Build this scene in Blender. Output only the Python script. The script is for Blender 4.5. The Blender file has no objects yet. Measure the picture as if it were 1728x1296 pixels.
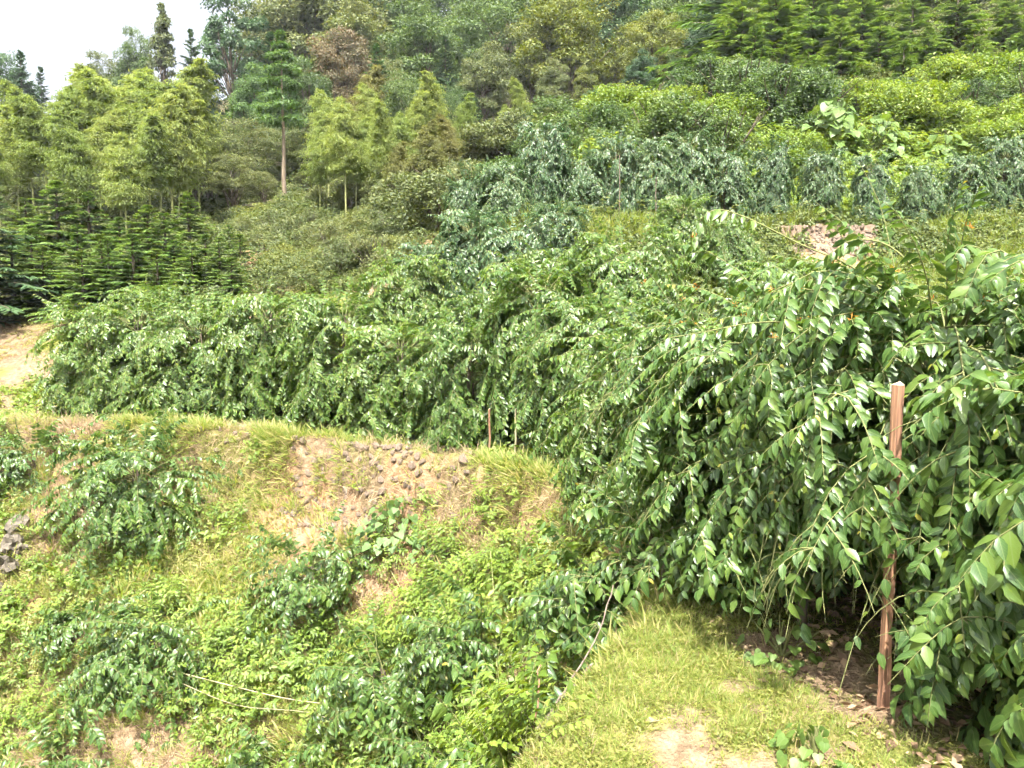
import bpy, math
import numpy as np
from mathutils import Matrix, Vector

rng = np.random.default_rng(11)
R = math.radians
scene = bpy.context.scene
COL = scene.collection

# ------------------------------------------------------------------ camera
CAM = np.array([0.0, 0.0, 2.2]); PITCH = R(-5.0); FPX = 1330.0
cd = bpy.data.cameras.new('camera'); cam = bpy.data.objects.new('camera', cd); COL.objects.link(cam)
cam.location = CAM; cam.rotation_euler = (R(90) + PITCH, 0, 0)
cd.sensor_width = 36.0; cd.lens = 36.0 * FPX / 1728.0; cd.clip_start = 0.05; cd.clip_end = 2000
scene.camera = cam

# ------------------------------------------------------------------ sky and sun
SUN_AZ, SUN_EL = R(-8), R(63)            # azimuth from straight behind the camera towards the right
sv = np.array([math.cos(SUN_EL) * math.sin(SUN_AZ), -math.cos(SUN_EL) * math.cos(SUN_AZ), math.sin(SUN_EL)])
w = bpy.data.worlds.new('World'); scene.world = w; w.use_nodes = True
nt = w.node_tree; bg = nt.nodes['Background']
sky = nt.nodes.new('ShaderNodeTexSky'); sky.sky_type = 'NISHITA'; sky.sun_disc = False
sky.sun_elevation = SUN_EL; sky.sun_rotation = math.atan2(sv[0], sv[1])
sky.air_density = 1.0; sky.dust_density = 9.0; sky.ozone_density = 1.0; sky.altitude = 300
hz = nt.nodes.new('ShaderNodeHueSaturation'); hz.inputs['Saturation'].default_value = .36; hz.inputs['Value'].default_value = 1.3      # milky humid sky
nt.links.new(sky.outputs[0], hz.inputs['Color']); nt.links.new(hz.outputs[0], bg.inputs[0]); bg.inputs[1].default_value = 0.115
sd = bpy.data.lights.new('sun', 'SUN'); sun = bpy.data.objects.new('sun', sd); COL.objects.link(sun)
sd.energy = 5.0; sd.angle = R(0.6); sd.color = (1.0, 0.95, 0.86)
sun.rotation_euler = Vector(sv).to_track_quat('Z', 'Y').to_euler(); sun.location = (20, -20, 40)

scene.view_settings.view_transform = 'Standard'; scene.view_settings.look = 'None'
scene.view_settings.exposure = 1.66; scene.view_settings.gamma = 1.0
scene.view_settings.use_curve_mapping = False
scene.render.engine = 'CYCLES'
scene.cycles.max_bounces = 4; scene.cycles.diffuse_bounces = 2; scene.cycles.glossy_bounces = 1
scene.cycles.use_adaptive_sampling = True; scene.cycles.adaptive_threshold = .06; scene.cycles.adaptive_min_samples = 10; scene.cycles.transmission_bounces = 2; scene.cycles.volume_bounces = 0
scene.cycles.use_denoising = True

# ------------------------------------------------------------------ numeric helpers
CF = np.array([0, math.cos(PITCH), math.sin(PITCH)]); CU = np.array([0, -math.sin(PITCH), math.cos(PITCH)])
def at(px, py, y):
    """world point on the sight line of a photo pixel at y metres forward"""
    d = CF * FPX + CU * (648 - py) + np.array([px - 864.0, 0, 0])
    return CAM + d * (y / d[1])
def project(p):
    q = p - CAM; z = q @ CF
    zz = np.where(z > 0.05, z, 0.05)
    return 864 + FPX * q[:, 0] / zz, 648 - FPX * (q @ CU) / zz, z
def unit(v):
    return v / np.maximum(np.linalg.norm(v, axis=-1, keepdims=True), 1e-9)
def sstep(a, b, x):
    t = np.clip((x - a) / (b - a), 0, 1); return t * t * (3 - 2 * t)
def vnoise(x, y, seed=0, f=1.0):
    """smooth value noise in -1..1"""
    x = np.asarray(x, float) * f + seed * 17.13; y = np.asarray(y, float) * f + seed * 9.71
    xi = np.floor(x).astype(np.int64); yi = np.floor(y).astype(np.int64); fx = x - xi; fy = y - yi
    def h(a, b):
        n = (a * 374761393 + b * 668265263 + seed * 144269) & 0x7fffffff
        n = ((n ^ (n >> 13)) * 1274126177) & 0x7fffffff
        return ((n ^ (n >> 16)) & 0xffff) / 32767.5 - 1
    fx = fx * fx * (3 - 2 * fx); fy = fy * fy * (3 - 2 * fy)
    return (h(xi, yi) * (1 - fx) + h(xi + 1, yi) * fx) * (1 - fy) + (h(xi, yi + 1) * (1 - fx) + h(xi + 1, yi + 1) * fx) * fy
def fbm(x, y, seed=0, f=1.0):
    return vnoise(x, y, seed, f) * .55 + vnoise(x, y, seed + 1, f * 2.1) * .3 + vnoise(x, y, seed + 2, f * 4.3) * .15

# ------------------------------------------------------------------ terrain function
lip_ctl = np.array([(-4, -7), (-1.3, -2), (-.45, 1.2), (.12, 3.6), (.75, 5.1), (1.35, 6.7), (1.3, 8.6), (.1, 11.3), (-2.7, 13.5),
                    (-5, 15.0), (-7.4, 15.8), (-9.8, 16.1), (-13, 16.6), (-20, 17), (-42, 18)], float)
def catmull(P, n=7):
    out = []
    for i in range(len(P) - 1):
        p0 = P[max(i - 1, 0)]; p1 = P[i]; p2 = P[i + 1]; p3 = P[min(i + 2, len(P) - 1)]
        for k in range(n):
            t = k / n
            out.append(.5 * ((2 * p1) + (-p0 + p2) * t + (2 * p0 - 5 * p1 + 4 * p2 - p3) * t * t + (-p0 + 3 * p1 - 3 * p2 + p3) * t ** 3))
    out.append(P[-1]); return np.array(out)
LIP = catmull(lip_ctl)
BOWL = np.vstack([LIP, [(-42, -30), (-4, -30)]])
def lipdist(x, y):
    """signed distance to the terrace lip: positive on the terrace, negative down in the hollow"""
    x = np.asarray(x, float); y = np.asarray(y, float)
    best = np.full(x.shape, 1e9)
    for a, b in zip(LIP[:-1], LIP[1:]):
        ab = b - a; t = np.clip(((x - a[0]) * ab[0] + (y - a[1]) * ab[1]) / (ab @ ab), 0, 1)
        best = np.minimum(best, (x - a[0] - t * ab[0]) ** 2 + (y - a[1] - t * ab[1]) ** 2)
    inside = np.zeros(x.shape, bool)
    Q = np.roll(BOWL, -1, 0)
    for a, b in zip(BOWL, Q):
        c = (a[1] > y) != (b[1] > y)
        with np.errstate(divide='ignore', invalid='ignore'):
            xx = (b[0] - a[0]) * (y - a[1]) / (b[1] - a[1]) + a[0]
        inside ^= c & (x < xx)
    return np.where(inside, -1, 1) * np.sqrt(best)
ctl = [(x, y, z) for x, y, z in [(1.2, 3.7, 0), (2, 6, 0), (2.6, 8, 0), (2, 10.5, 0), (0, 13, 0), (-3, 15.2, 0), (-7, 17.4, 0), (-10, 17.8, .1),
       (4, 4, 0), (7, 6, .1), (4.5, 9, .1), (3, 12, .25), (0, 15.5, .6), (-4, 18, .6), (8, 10, .4), (2, 0, .3), (0, 0, .5), (4, 0, .3),
       (8, 0, .5), (0, -8, 1.5), (10, -8, 2), (14, 5, 1.2), (20, 0, 2.5), (14, 11, 1.6), (-14, 17.8, .2), (-22, 19, 1)]]
for q in [(550, 468, 24), (550, 400, 29), (487, 352, 36), (650, 400, 28), (720, 425, 24), (420, 425, 27), (0, 640, 19), (50, 595, 21),
          (0, 540, 25), (60, 500, 26.5), (100, 475, 28), (250, 458, 28), (400, 380, 36), (240, 380, 36), (100, 365, 36), (300, 340, 45),
          (0, 372, 42), (-200, 370, 45), (100, 290, 65), (400, 262, 65), (250, 275, 66), (700, 270, 55), (900, 225, 60), (900, 120, 85),
          (500, 165, 88), (1150, 190, 62), (1390, 380, 20), (1390, 383, 22.5), (1200, 378, 19.6), (1200, 380, 22), (1000, 375, 19), (1000, 375, 21.5),
          (880, 410, 17.5), (1700, 366, 21), (1700, 366, 23.5), (1390, 445, 19.1), (1600, 470, 18), (1100, 432, 17), (1000, 470, 15.5),
          (1250, 490, 15), (1750, 490, 15.5), (1500, 250, 27), (1500, 185, 31), (1250, 205, 31), (1100, 260, 28), (1500, 112, 40), (1750, 115, 38),
          (1250, 145, 45), (1750, 180, 30), (1500, -150, 60), (1900, -100, 50), (850, 260, 33), (780, 330, 28), (2300, 200, 30), (1200, 60, 85)]:
    ctl.append(tuple(at(*q)))
ctl += [(0, 150, 62), (80, 120, 62), (-80, 120, 26), (-90, 60, 16), (100, 60, 40), (60, 20, 14), (60, -30, 8), (-60, 150, 34), (100, 160, 75)]
ctl = np.array(ctl)
def tps_fit(P, lam=.02):
    n = len(P); r2 = ((P[:, None, :2] - P[None, :, :2]) ** 2).sum(-1)
    K = np.where(r2 > 0, r2 * np.log(np.maximum(r2, 1e-12)) * .5, 0) + lam * np.eye(n)
    A = np.zeros((n + 3, n + 3)); A[:n, :n] = K; A[:n, n] = 1; A[:n, n + 1:] = P[:, :2]; A[n, :n] = 1; A[n + 1:, :n] = P[:, :2].T
    return np.linalg.solve(A, np.concatenate([P[:, 2], np.zeros(3)]))
TW = tps_fit(ctl)
def tps(x, y):
    x = np.asarray(x, float); out = TW[-3] + TW[-2] * x + TW[-1] * y
    for (cx, cy, _), wt in zip(ctl, TW):
        r2 = (x - cx) ** 2 + (y - cy) ** 2
        out = out + wt * .5 * r2 * np.log(np.maximum(r2, 1e-9))
    return out
def H(x, y, full=False):
    x = np.asarray(x, float); y = np.asarray(y, float)
    s = lipdist(x, y) + .15 * vnoise(x, y, 3, 1.3) + .07 * vnoise(x, y, 4, 3.7)
    zt = tps(x, y) * sstep(0, 1.3, s) + .05 * vnoise(x, y, 5, 1.6) + .03 * vnoise(x, y, 6, 4)
    d = np.maximum(-s, 0)
    wall = .30 + .85 * np.exp(-((x + 2.2) / 3.6) ** 2) * (y > 9.5)
    zb = -wall * sstep(0, .36, d) - (.80 + .55 * sstep(10.5, 7.5, y)) * np.maximum(d - .1, 0) + (.20 * vnoise(x, y, 8, 1.1) + .12 * vnoise(x, y, 9, 2.6) + .05 * vnoise(x, y, 10, 6)) * sstep(.05, .6, d)
    zb = np.where(zb < -7, -7 + (zb + 7) * .25, zb)
    z = np.where(s > 0, zt, zb)
    return (z, s) if full else z
def H1(x, y): return float(H(np.array([x]), np.array([y]))[0])
def surf_normal(x, y, e=.08):
    return unit(np.stack([(H(x - e, y) - H(x + e, y)) / (2 * e), (H(x, y - e) - H(x, y + e)) / (2 * e), np.ones_like(x)], -1))

# ------------------------------------------------------------------ materials
def new_mat(name):
    m = bpy.data.materials.new(name); m.use_nodes = True
    n = m.node_tree.nodes; n.clear(); return m, n, m.node_tree.links
def ramp(n, stops):
    r = n.new('ShaderNodeValToRGB'); e = r.color_ramp.elements
    while len(e) < len(stops): e.new(.5)
    for el, (p, c) in zip(e, stops): el.position = p; el.color = (*c, 1)
    return r
def leaf_mat(name, cols, rough=.45, trans=.28, spec=.5, vary=.25, midrib=False, back=None):
    """leaf colour from the per-leaf random value, shifted a little per object"""
    m, n, L = new_mat(name)
    a = n.new('ShaderNodeAttribute'); a.attribute_name = 'leaf'
    sp = n.new('ShaderNodeSeparateXYZ'); L.new(a.outputs['Vector'], sp.inputs[0])
    oi = n.new('ShaderNodeObjectInfo')
    ad = n.new('ShaderNodeMath'); ad.operation = 'MULTIPLY_ADD'; L.new(oi.outputs['Random'], ad.inputs[0]); ad.inputs[1].default_value = vary; 
    sb = n.new('ShaderNodeMath'); sb.operation = 'SUBTRACT'; L.new(sp.outputs[2], sb.inputs[0]); sb.inputs[1].default_value = vary * .5
    L.new(sb.outputs[0], ad.inputs[2])
    r = ramp(n, cols); L.new(ad.outputs[0], r.inputs[0]); col = r.outputs[0]
    if midrib:
        ab = n.new('ShaderNodeMath'); ab.operation = 'ABSOLUTE'; L.new(sp.outputs[0], ab.inputs[0])
        lt = n.new('ShaderNodeMath'); lt.operation = 'LESS_THAN'; L.new(ab.outputs[0], lt.inputs[0]); lt.inputs[1].default_value = .07
        # side veins: stripes slanting off the midrib
        vv = n.new('ShaderNodeMath'); vv.operation = 'MULTIPLY_ADD'; L.new(ab.outputs[0], vv.inputs[0]); vv.inputs[1].default_value = -.35; L.new(sp.outputs[1], vv.inputs[2])
        v2 = n.new('ShaderNodeMath'); v2.operation = 'MULTIPLY'; L.new(vv.outputs[0], v2.inputs[0]); v2.inputs[1].default_value = 44
        v3 = n.new('ShaderNodeMath'); v3.operation = 'SINE'; L.new(v2.outputs[0], v3.inputs[0])
        v4 = n.new('ShaderNodeMath'); v4.operation = 'GREATER_THAN'; L.new(v3.outputs[0], v4.inputs[0]); v4.inputs[1].default_value = .8
        v5 = n.new('ShaderNodeMath'); v5.operation = 'MULTIPLY'; L.new(v4.outputs[0], v5.inputs[0]); v5.inputs[1].default_value = .35
        mx = n.new('ShaderNodeMath'); mx.operation = 'MAXIMUM'; L.new(lt.outputs[0], mx.inputs[0]); L.new(v5.outputs[0], mx.inputs[1])
        ms = n.new('ShaderNodeMath'); ms.operation = 'MULTIPLY'; L.new(mx.outputs[0], ms.inputs[0]); ms.inputs[1].default_value = .55
        mc = n.new('ShaderNodeMixRGB'); L.new(ms.outputs[0], mc.inputs[0]); L.new(col, mc.inputs[1]); mc.inputs[2].default_value = (.16, .22, .07, 1); col = mc.outputs[0]
    if back:
        g = n.new('ShaderNodeNewGeometry'); mb = n.new('ShaderNodeMixRGB'); L.new(g.outputs['Backfacing'], mb.inputs[0])
        L.new(col, mb.inputs[1]); mb.inputs[2].default_value = (*back, 1); col = mb.outputs[0]
    p = n.new('ShaderNodeBsdfPrincipled'); L.new(col, p.inputs['Base Color']); p.inputs['Roughness'].default_value = rough
    p.inputs['Specular IOR Level'].default_value = spec
    t = n.new('ShaderNodeBsdfTranslucent'); hs = n.new('ShaderNodeHueSaturation'); hs.inputs['Hue'].default_value = .48
    hs.inputs['Saturation'].default_value = 1.15; hs.inputs['Value'].default_value = 1.7; L.new(col, hs.inputs['Color']); L.new(hs.outputs[0], t.inputs[0])
    mix = n.new('ShaderNodeMixShader'); mix.inputs[0].default_value = trans
    L.new(p.outputs[0], mix.inputs[1]); L.new(t.outputs[0], mix.inputs[2])
    o = n.new('ShaderNodeOutputMaterial'); L.new(mix.outputs[0], o.inputs[0]); return m
def bark_mat(name, c1, c2, scale=12, rough=.85, stretch=.15, bump=.4):
    m, n, L = new_mat(name)
    tc = n.new('ShaderNodeTexCoord'); mp = n.new('ShaderNodeMapping'); mp.inputs['Scale'].default_value = (1, 1, stretch); L.new(tc.outputs['Object'], mp.inputs[0])
    no = n.new('ShaderNodeTexNoise'); no.inputs['Scale'].default_value = scale; no.inputs['Detail'].default_value = 5; L.new(mp.outputs[0], no.inputs[0])
    r = ramp(n, [(.3, c1), (.7, c2)]); L.new(no.outputs[0], r.inputs[0])
    p = n.new('ShaderNodeBsdfPrincipled'); L.new(r.outputs[0], p.inputs['Base Color']); p.inputs['Roughness'].default_value = rough
    b = n.new('ShaderNodeBump'); b.inputs['Strength'].default_value = bump; b.inputs['Distance'].default_value = .01; L.new(no.outputs[0], b.inputs['Height']); L.new(b.outputs[0], p.inputs['Normal'])
    o = n.new('ShaderNodeOutputMaterial'); L.new(p.outputs[0], o.inputs[0]); return m

M = {}
M['shrub'] = leaf_mat('shrub_leaf', [(0, (.034, .084, .020)), (.45, (.070, .138, .029)), (.8, (.125, .198, .034)), (.93, (.20, .27, .035)), (1, (.32, .28, .05))], rough=.38, trans=.34, spec=.6, vary=.16, midrib=True)
M['shrub_far'] = leaf_mat('shrub_leaf_far', [(0, (.045, .102, .022)), (.45, (.098, .174, .034)), (.8, (.168, .24, .042)), (1, (.26, .31, .045))], rough=.38, trans=.36, spec=.6, vary=.22)
M['shrub_blue'] = leaf_mat('glossy_blue_green_leaf', [(0, (.036, .085, .032)), (.45, (.064, .128, .046)), (.8, (.105, .175, .055)), (1, (.18, .24, .05))], rough=.38, trans=.3, spec=.6, vary=.25)
M['green'] = leaf_mat('broad_leaf', [(0, (.040, .082, .024)), (.5, (.074, .128, .032)), (1, (.125, .180, .042))], rough=.5, vary=.45, trans=.32)
M['olive'] = leaf_mat('olive_leaf', [(0, (.062, .092, .030)), (.5, (.108, .138, .042)), (1, (.17, .185, .06))], rough=.55, vary=.45)
M['yellow'] = leaf_mat('yellow_green_leaf', [(0, (.075, .110, .020)), (.5, (.130, .165, .026)), (1, (.20, .21, .04))], rough=.5, vary=.3)
M['conifer'] = leaf_mat('conifer_needle', [(0, (.046, .104, .024)), (.5, (.092, .175, .036)), (1, (.17, .25, .05))], rough=.55, trans=.28, vary=.45)
M['bluefir'] = leaf_mat('dark_conifer_needle', [(0, (.028, .066, .030)), (.5, (.048, .104, .040)), (1, (.082, .145, .050))], rough=.55, trans=.25, vary=.4)
M['bamboo'] = leaf_mat('bamboo_leaf', [(0, (.120, .185, .042)), (.5, (.185, .250, .060)), (1, (.26, .30, .08))], rough=.5, trans=.4, vary=.5)
M['bamboo_dry'] = leaf_mat('bamboo_dry_leaf', [(0, (.095, .115, .030)), (.5, (.150, .165, .042)), (1, (.22, .21, .06))], rough=.55, trans=.3, vary=.4)
M['cover'] = leaf_mat('cover_leaf', [(0, (.060, .120, .018)), (.4, (.115, .185, .024)), (.75, (.18, .235, .028)), (1, (.28, .28, .04))], rough=.55, trans=.35, vary=.5)
M['moss'] = leaf_mat('yellow_cover_leaf', [(0, (.12, .155, .028)), (.5, (.195, .215, .045)), (1, (.31, .28, .09))], rough=.6, trans=.35, vary=.4)
M['weed'] = leaf_mat('weed_leaf', [(0, (.085, .150, .022)), (.5, (.140, .215, .032)), (1, (.21, .275, .045))], rough=.5, trans=.35, vary=.5)
M['vine'] = leaf_mat('vine_leaf', [(0, (.080, .145, .026)), (.5, (.135, .210, .036)), (1, (.21, .265, .05))], rough=.5, trans=.38, vary=.6)
M['grass'] = leaf_mat('grass_blade', [(0, (.115, .185, .032)), (.45, (.19, .255, .048)), (.75, (.29, .305, .085)), (1, (.44, .37, .17))], rough=.6, trans=.42, vary=.35)
M['straw'] = leaf_mat('straw_blade', [(0, (.20, .13, .075)), (.5, (.32, .235, .135)), (1, (.45, .36, .21))], rough=.7, trans=.2, vary=.3)
M['litter'] = leaf_mat('dead_leaf', [(0, (.10, .060, .035)), (.5, (.21, .135, .075)), (1, (.38, .27, .16))], rough=.7, trans=.08, vary=0)
M['pale'] = leaf_mat('pale_soft_leaf', [(0, (.075, .15, .045)), (.5, (.11, .195, .06)), (1, (.15, .235, .075))], rough=.6, trans=.3, vary=.2, midrib=True)
M['heart'] = leaf_mat('heart_leaf', [(0, (.060, .125, .024)), (.5, (.092, .16, .030)), (1, (.14, .20, .04))], rough=.5, trans=.3, vary=.3, midrib=True)
M['under'] = leaf_mat('undergrowth_leaf', [(0, (.045, .075, .020)), (.5, (.085, .120, .030)), (1, (.15, .17, .045))], rough=.55, vary=.6)
M['red'] = leaf_mat('russet_leaf', [(0, (.07, .075, .03)), (.5, (.12, .10, .045)), (1, (.20, .14, .07))], rough=.6, vary=.2)
M['flower'] = leaf_mat('orange_blossom', [(0, (.45, .16, .04)), (1, (.62, .33, .05))], rough=.6, vary=0)
M['twig'] = bark_mat('twig_bark', (.10, .115, .035), (.19, .20, .07), 30)
M['bark'] = bark_mat('bark', (.055, .042, .03), (.15, .115, .08), 14)
M['palebark'] = bark_mat('pale_bark', (.12, .09, .06), (.27, .21, .145), 10)
M['culm'] = bark_mat('bamboo_culm', (.20, .22, .07), (.36, .36, .15), 6, .5, 1, .05)
M['post'] = bark_mat('weathered_red_wood', (.12, .06, .038), (.42, .225, .135), 60, .85, .035, .9)
M['postend'] = bark_mat('sawn_wood', (.42, .33, .22), (.62, .52, .38), 30, .8, 1)
M['cane'] = bark_mat('dry_cane', (.26, .22, .12), (.44, .39, .24), 20, .6, .3, .1)
M['greycane'] = bark_mat('grey_dead_wood', (.08, .06, .045), (.20, .155, .12), 24, .8, .2, .3)
M['stone'] = bark_mat('wall_stone', (.085, .062, .045), (.22, .165, .12), 9, .9, 1, .6)
M['rock'] = bark_mat('rock', (.055, .047, .036), (.17, .145, .11), 9, .9, .5, 1.0)

def ground_mat():
    m, n, L = new_mat('ground')
    a = n.new('ShaderNodeAttribute'); a.attribute_name = 'zone'         # x: green, y: forest floor, z: red soil
    sp = n.new('ShaderNodeSeparateXYZ'); L.new(a.outputs['Vector'], sp.inputs[0])
    tc = n.new('ShaderNodeTexCoord')
    def noise(s, d=6):
        q = n.new('ShaderNodeTexNoise'); q.inputs['Scale'].default_value = s; q.inputs['Detail'].default_value = d; L.new(tc.outputs['Object'], q.inputs[0]); return q
    n1, n2, n3 = noise(1.3), noise(9), noise(40, 3)
    soil = ramp(n, [(.25, (.12, .082, .050)), (.5, (.20, .142, .088)), (.75, (.32, .245, .16))]); L.new(n2.outputs[0], soil.inputs[0])
    grn = ramp(n, [(.3, (.085, .115, .020)), (.55, (.15, .17, .032)), (.8, (.26, .235, .07))]); L.new(n2.outputs[0], grn.inputs[0])
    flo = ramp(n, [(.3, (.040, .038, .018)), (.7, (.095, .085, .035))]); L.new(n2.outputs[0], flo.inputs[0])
    red = ramp(n, [(.3, (.24, .13, .070)), (.7, (.40, .26, .16))]); L.new(n2.outputs[0], red.inputs[0])
    def mix(f, c1, c2):
        x = n.new('ShaderNodeMixRGB'); L.new(f, x.inputs[0]); L.new(c1, x.inputs[1]); L.new(c2, x.inputs[2]); return x.outputs[0]
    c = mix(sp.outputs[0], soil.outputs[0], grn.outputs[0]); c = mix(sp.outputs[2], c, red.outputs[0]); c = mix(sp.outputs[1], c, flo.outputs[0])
    p = n.new('ShaderNodeBsdfPrincipled'); L.new(c, p.inputs['Base Color']); p.inputs['Roughness'].default_value = .95; p.inputs['Specular IOR Level'].default_value = .15
    ad = n.new('ShaderNodeMath'); L.new(n2.outputs[0], ad.inputs[0]); L.new(n3.outputs[0], ad.inputs[1])
    b = n.new('ShaderNodeBump'); b.inputs['Strength'].default_value = .8; b.inputs['Distance'].default_value = .05; L.new(ad.outputs[0], b.inputs['Height']); L.new(b.outputs[0], p.inputs['Normal'])
    o = n.new('ShaderNodeOutputMaterial'); L.new(p.outputs[0], o.inputs[0]); return m
M['ground'] = ground_mat()

# ------------------------------------------------------------------ mesh building
class MB:
    def __init__(s): s.V = []; s.F = []; s.A = []; s.I = []; s.n = 0
    def add(s, V, F, A=None, mi=0):
        if len(V) == 0: return s
        s.V.append(np.asarray(V, np.float32)); s.F.append((np.asarray(F, np.int32) + s.n, mi))
        s.A.append(np.zeros((len(V), 3), np.float32) if A is None else np.asarray(A, np.float32)); s.n += len(V); return s
    def mesh(s, name, mats, smooth=True, attr='leaf'):
        me = bpy.data.meshes.new(name)
        V = np.concatenate(s.V); A = np.concatenate(s.A)
        me.vertices.add(len(V)); me.vertices.foreach_set('co', V.ravel())
        loops = np.concatenate([f.ravel() for f, _ in s.F]); tot = np.concatenate([np.full(len(f), f.shape[1], np.int32) for f, _ in s.F])
        mi = np.concatenate([np.full(len(f), i, np.int32) for f, i in s.F])
        me.loops.add(len(loops)); me.loops.foreach_set('vertex_index', loops)
        st = np.concatenate([[0], np.cumsum(tot)[:-1]]).astype(np.int32)
        me.polygons.add(len(tot)); me.polygons.foreach_set('loop_start', st)
        me.polygons.foreach_set('material_index', mi); me.polygons.foreach_set('use_smooth', np.full(len(tot), smooth))
        at_ = me.attributes.new(attr, 'FLOAT_VECTOR', 'POINT'); at_.data.foreach_set('vector', A.ravel())
        me.update(calc_edges=True)
        for m in (mats if isinstance(mats, (list, tuple)) else [mats]): me.materials.append(m)
        return me
    def build(s, name, mats, parent=None, smooth=True, attr='leaf'):
        return link(name, s.mesh(name, mats, smooth, attr), parent)
def link(name, data, parent=None):
    o = bpy.data.objects.new(name, data); COL.objects.link(o)
    if parent is not None: o.parent = parent
    return o
LABELS = {}
def tag(o, label, cat, group=None):
    o['label'] = label; o['category'] = cat
    if group: o['group'] = group
    if label in LABELS and not (group and LABELS[label] == group): print('DUP LABEL', label)
    LABELS[label] = group
    nw = len(label.split())
    if nw < 4 or nw > 16: print('LABEL LENGTH', nw, label)
    return o
def thing(name, label, cat, loc=(0, 0, 0), rz=0, sc=1, group=None):
    o = bpy.data.objects.new(name, None); COL.objects.link(o); o.location = loc; o.rotation_euler = (0, 0, rz)
    o.scale = (sc, sc, sc) if np.isscalar(sc) else sc; o.empty_display_size = .2
    return tag(o, label, cat, group)
def kind(o, k): o['kind'] = k; return o

# leaf templates: length along +Y, upper face +Z; attr x = across -1..1, y = along 0..1
def t_leaf(w=.5, droop=.28, fold=.10):
    V = [(0, 0, 0)]; A = [(0, 0)]
    for t, h in ((.16, .62), (.42, 1.0), (.74, .62)):
        z = -droop * t * t
        V += [(-h * w / 2, t, z + fold * h), (0, t, z), (h * w / 2, t, z + fold * h)]; A += [(-h, t), (0, t), (h, t)]
    V.append((0, 1, -droop)); A.append((0, 1))
    tri = [(0, 2, 1), (0, 3, 2), (10, 7, 8), (10, 8, 9)]
    quad = [(1, 2, 5, 4), (2, 3, 6, 5), (4, 5, 8, 7), (5, 6, 9, 8)]
    return np.array(V), [np.array(tri), np.array(quad)], np.array(A)
def t_leaf_far(w=.5, droop=.22, fold=.08):
    V = [(0, 0, 0), (-w / 2, .42, fold - droop * .18), (w / 2, .42, fold - droop * .18), (0, 1, -droop)]
    return np.array(V), [np.array([(0, 3, 1), (0, 2, 3)])], np.array([(0, 0), (-1, .42), (1, .42), (0, 1)])
def t_blade(w=.08, droop=.35):
    V = [(-w / 2, 0, 0), (w / 2, 0, 0), (-w * .38, .55, -droop * .3), (w * .38, .55, -droop * .3), (0, 1, -droop)]
    return np.array(V), [np.array([(0, 1, 3, 2)]), np.array([(2, 3, 4)])], np.array([(-1, 0), (1, 0), (-1, .5), (1, .5), (0, 1)])
def t_leaf_mid(w=.5, droop=.28, fold=.10):
    V = [(0, 0, 0)]; A = [(0, 0)]
    for t, h in ((.26, .88), (.62, .84)):
        z = -droop * t * t; V += [(-h * w / 2, t, z + fold * h), (0, t, z), (h * w / 2, t, z + fold * h)]; A += [(-h, t), (0, t), (h, t)]
    V.append((0, 1, -droop)); A.append((0, 1))
    return np.array(V), [np.array([(0, 2, 1), (0, 3, 2), (7, 4, 5), (7, 5, 6)]), np.array([(1, 2, 5, 4), (2, 3, 6, 5)])], np.array(A)
LEAF, LEAF_FAR, BLADE = t_leaf_mid(), t_leaf_far(), t_blade()
def frames(Y, Z):
    Y = unit(Y); Z = unit(Z - (Z * Y).sum(-1, keepdims=True) * Y); X = np.cross(Y, Z); return X, Y, Z
def scatter(mb, tpl, pos, Y, Z, sc, rnd, mi=0, wid=None):
    if len(pos) == 0: return
    V, Fs, A = tpl; X, Y, Z = frames(Y, Z); N, k = len(pos), len(V)
    sc = np.broadcast_to(sc, (N,)); wd = np.ones(N) if wid is None else wid
    W = pos[:, None, :] + sc[:, None, None] * (V[None, :, 0:1] * wd[:, None, None] * X[:, None] + V[None, :, 1:2] * Y[:, None] + V[None, :, 2:3] * Z[:, None])
    at3 = np.empty((N, k, 3)); at3[:, :, :2] = A[None]; at3[:, :, 2] = rnd[:, None]
    base = mb.n; off = (np.arange(N) * k)[:, None, None]
    first = True
    for F in Fs:
        FF = (F[None] + off).reshape(-1, F.shape[1])
        if first: mb.add(W.reshape(-1, 3), FF, at3.reshape(-1, 3), mi); first = False
        else: mb.F.append((FF.astype(np.int32) + base, mi))
def paths(P, D, L, n, droop, wob=.0):
    """curving shoots: (S,n+1,3) points and tangents; gravity bends them down"""
    S = len(P); pts = np.empty((S, n + 1, 3)); tan = np.empty((S, n + 1, 3)); d = unit(D.copy()); p = P.copy(); ds = (L / n)[:, None]
    for i in range(n + 1):
        pts[:, i] = p; tan[:, i] = d
        p = p + d * ds
        d = d + rng.normal(0, wob, d.shape); d[:, 2] -= droop * ds[:, 0]; d = unit(d)
    return pts, tan
def tubes(mb, pts, r0, r1, k=3, mi=0):
    S, n, _ = pts.shape
    t = np.gradient(pts, axis=1); t = unit(t)
    ref = np.where(np.abs(t[..., 2:3]) > .9, np.array([1.0, 0, 0]), np.array([0, 0, 1.0]))
    u = unit(np.cross(t, ref)); v = np.cross(t, u)
    rr = r0[:, None] + (r1 - r0)[:, None] * np.linspace(0, 1, n)[None]
    ang = np.arange(k) * 2 * np.pi / k
    ring = pts[:, :, None] + rr[:, :, None, None] * (np.cos(ang)[None, None, :, None] * u[:, :, None] + np.sin(ang)[None, None, :, None] * v[:, :, None])
    idx = np.arange(S * n * k).reshape(S, n, k); nx = np.roll(idx, -1, 2)
    F = np.stack([idx[:, :-1], nx[:, :-1], nx[:, 1:], idx[:, 1:]], -1).reshape(-1, 4)
    mb.add(ring.reshape(-1, 3), F, None, mi)
def trunk_mesh(mb, pts, r0, r1, k=7, mi=0):
    pts = np.array(pts, float)[None]; tubes(mb, pts, np.array([r0]), np.array([r1]), k, mi)
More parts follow.
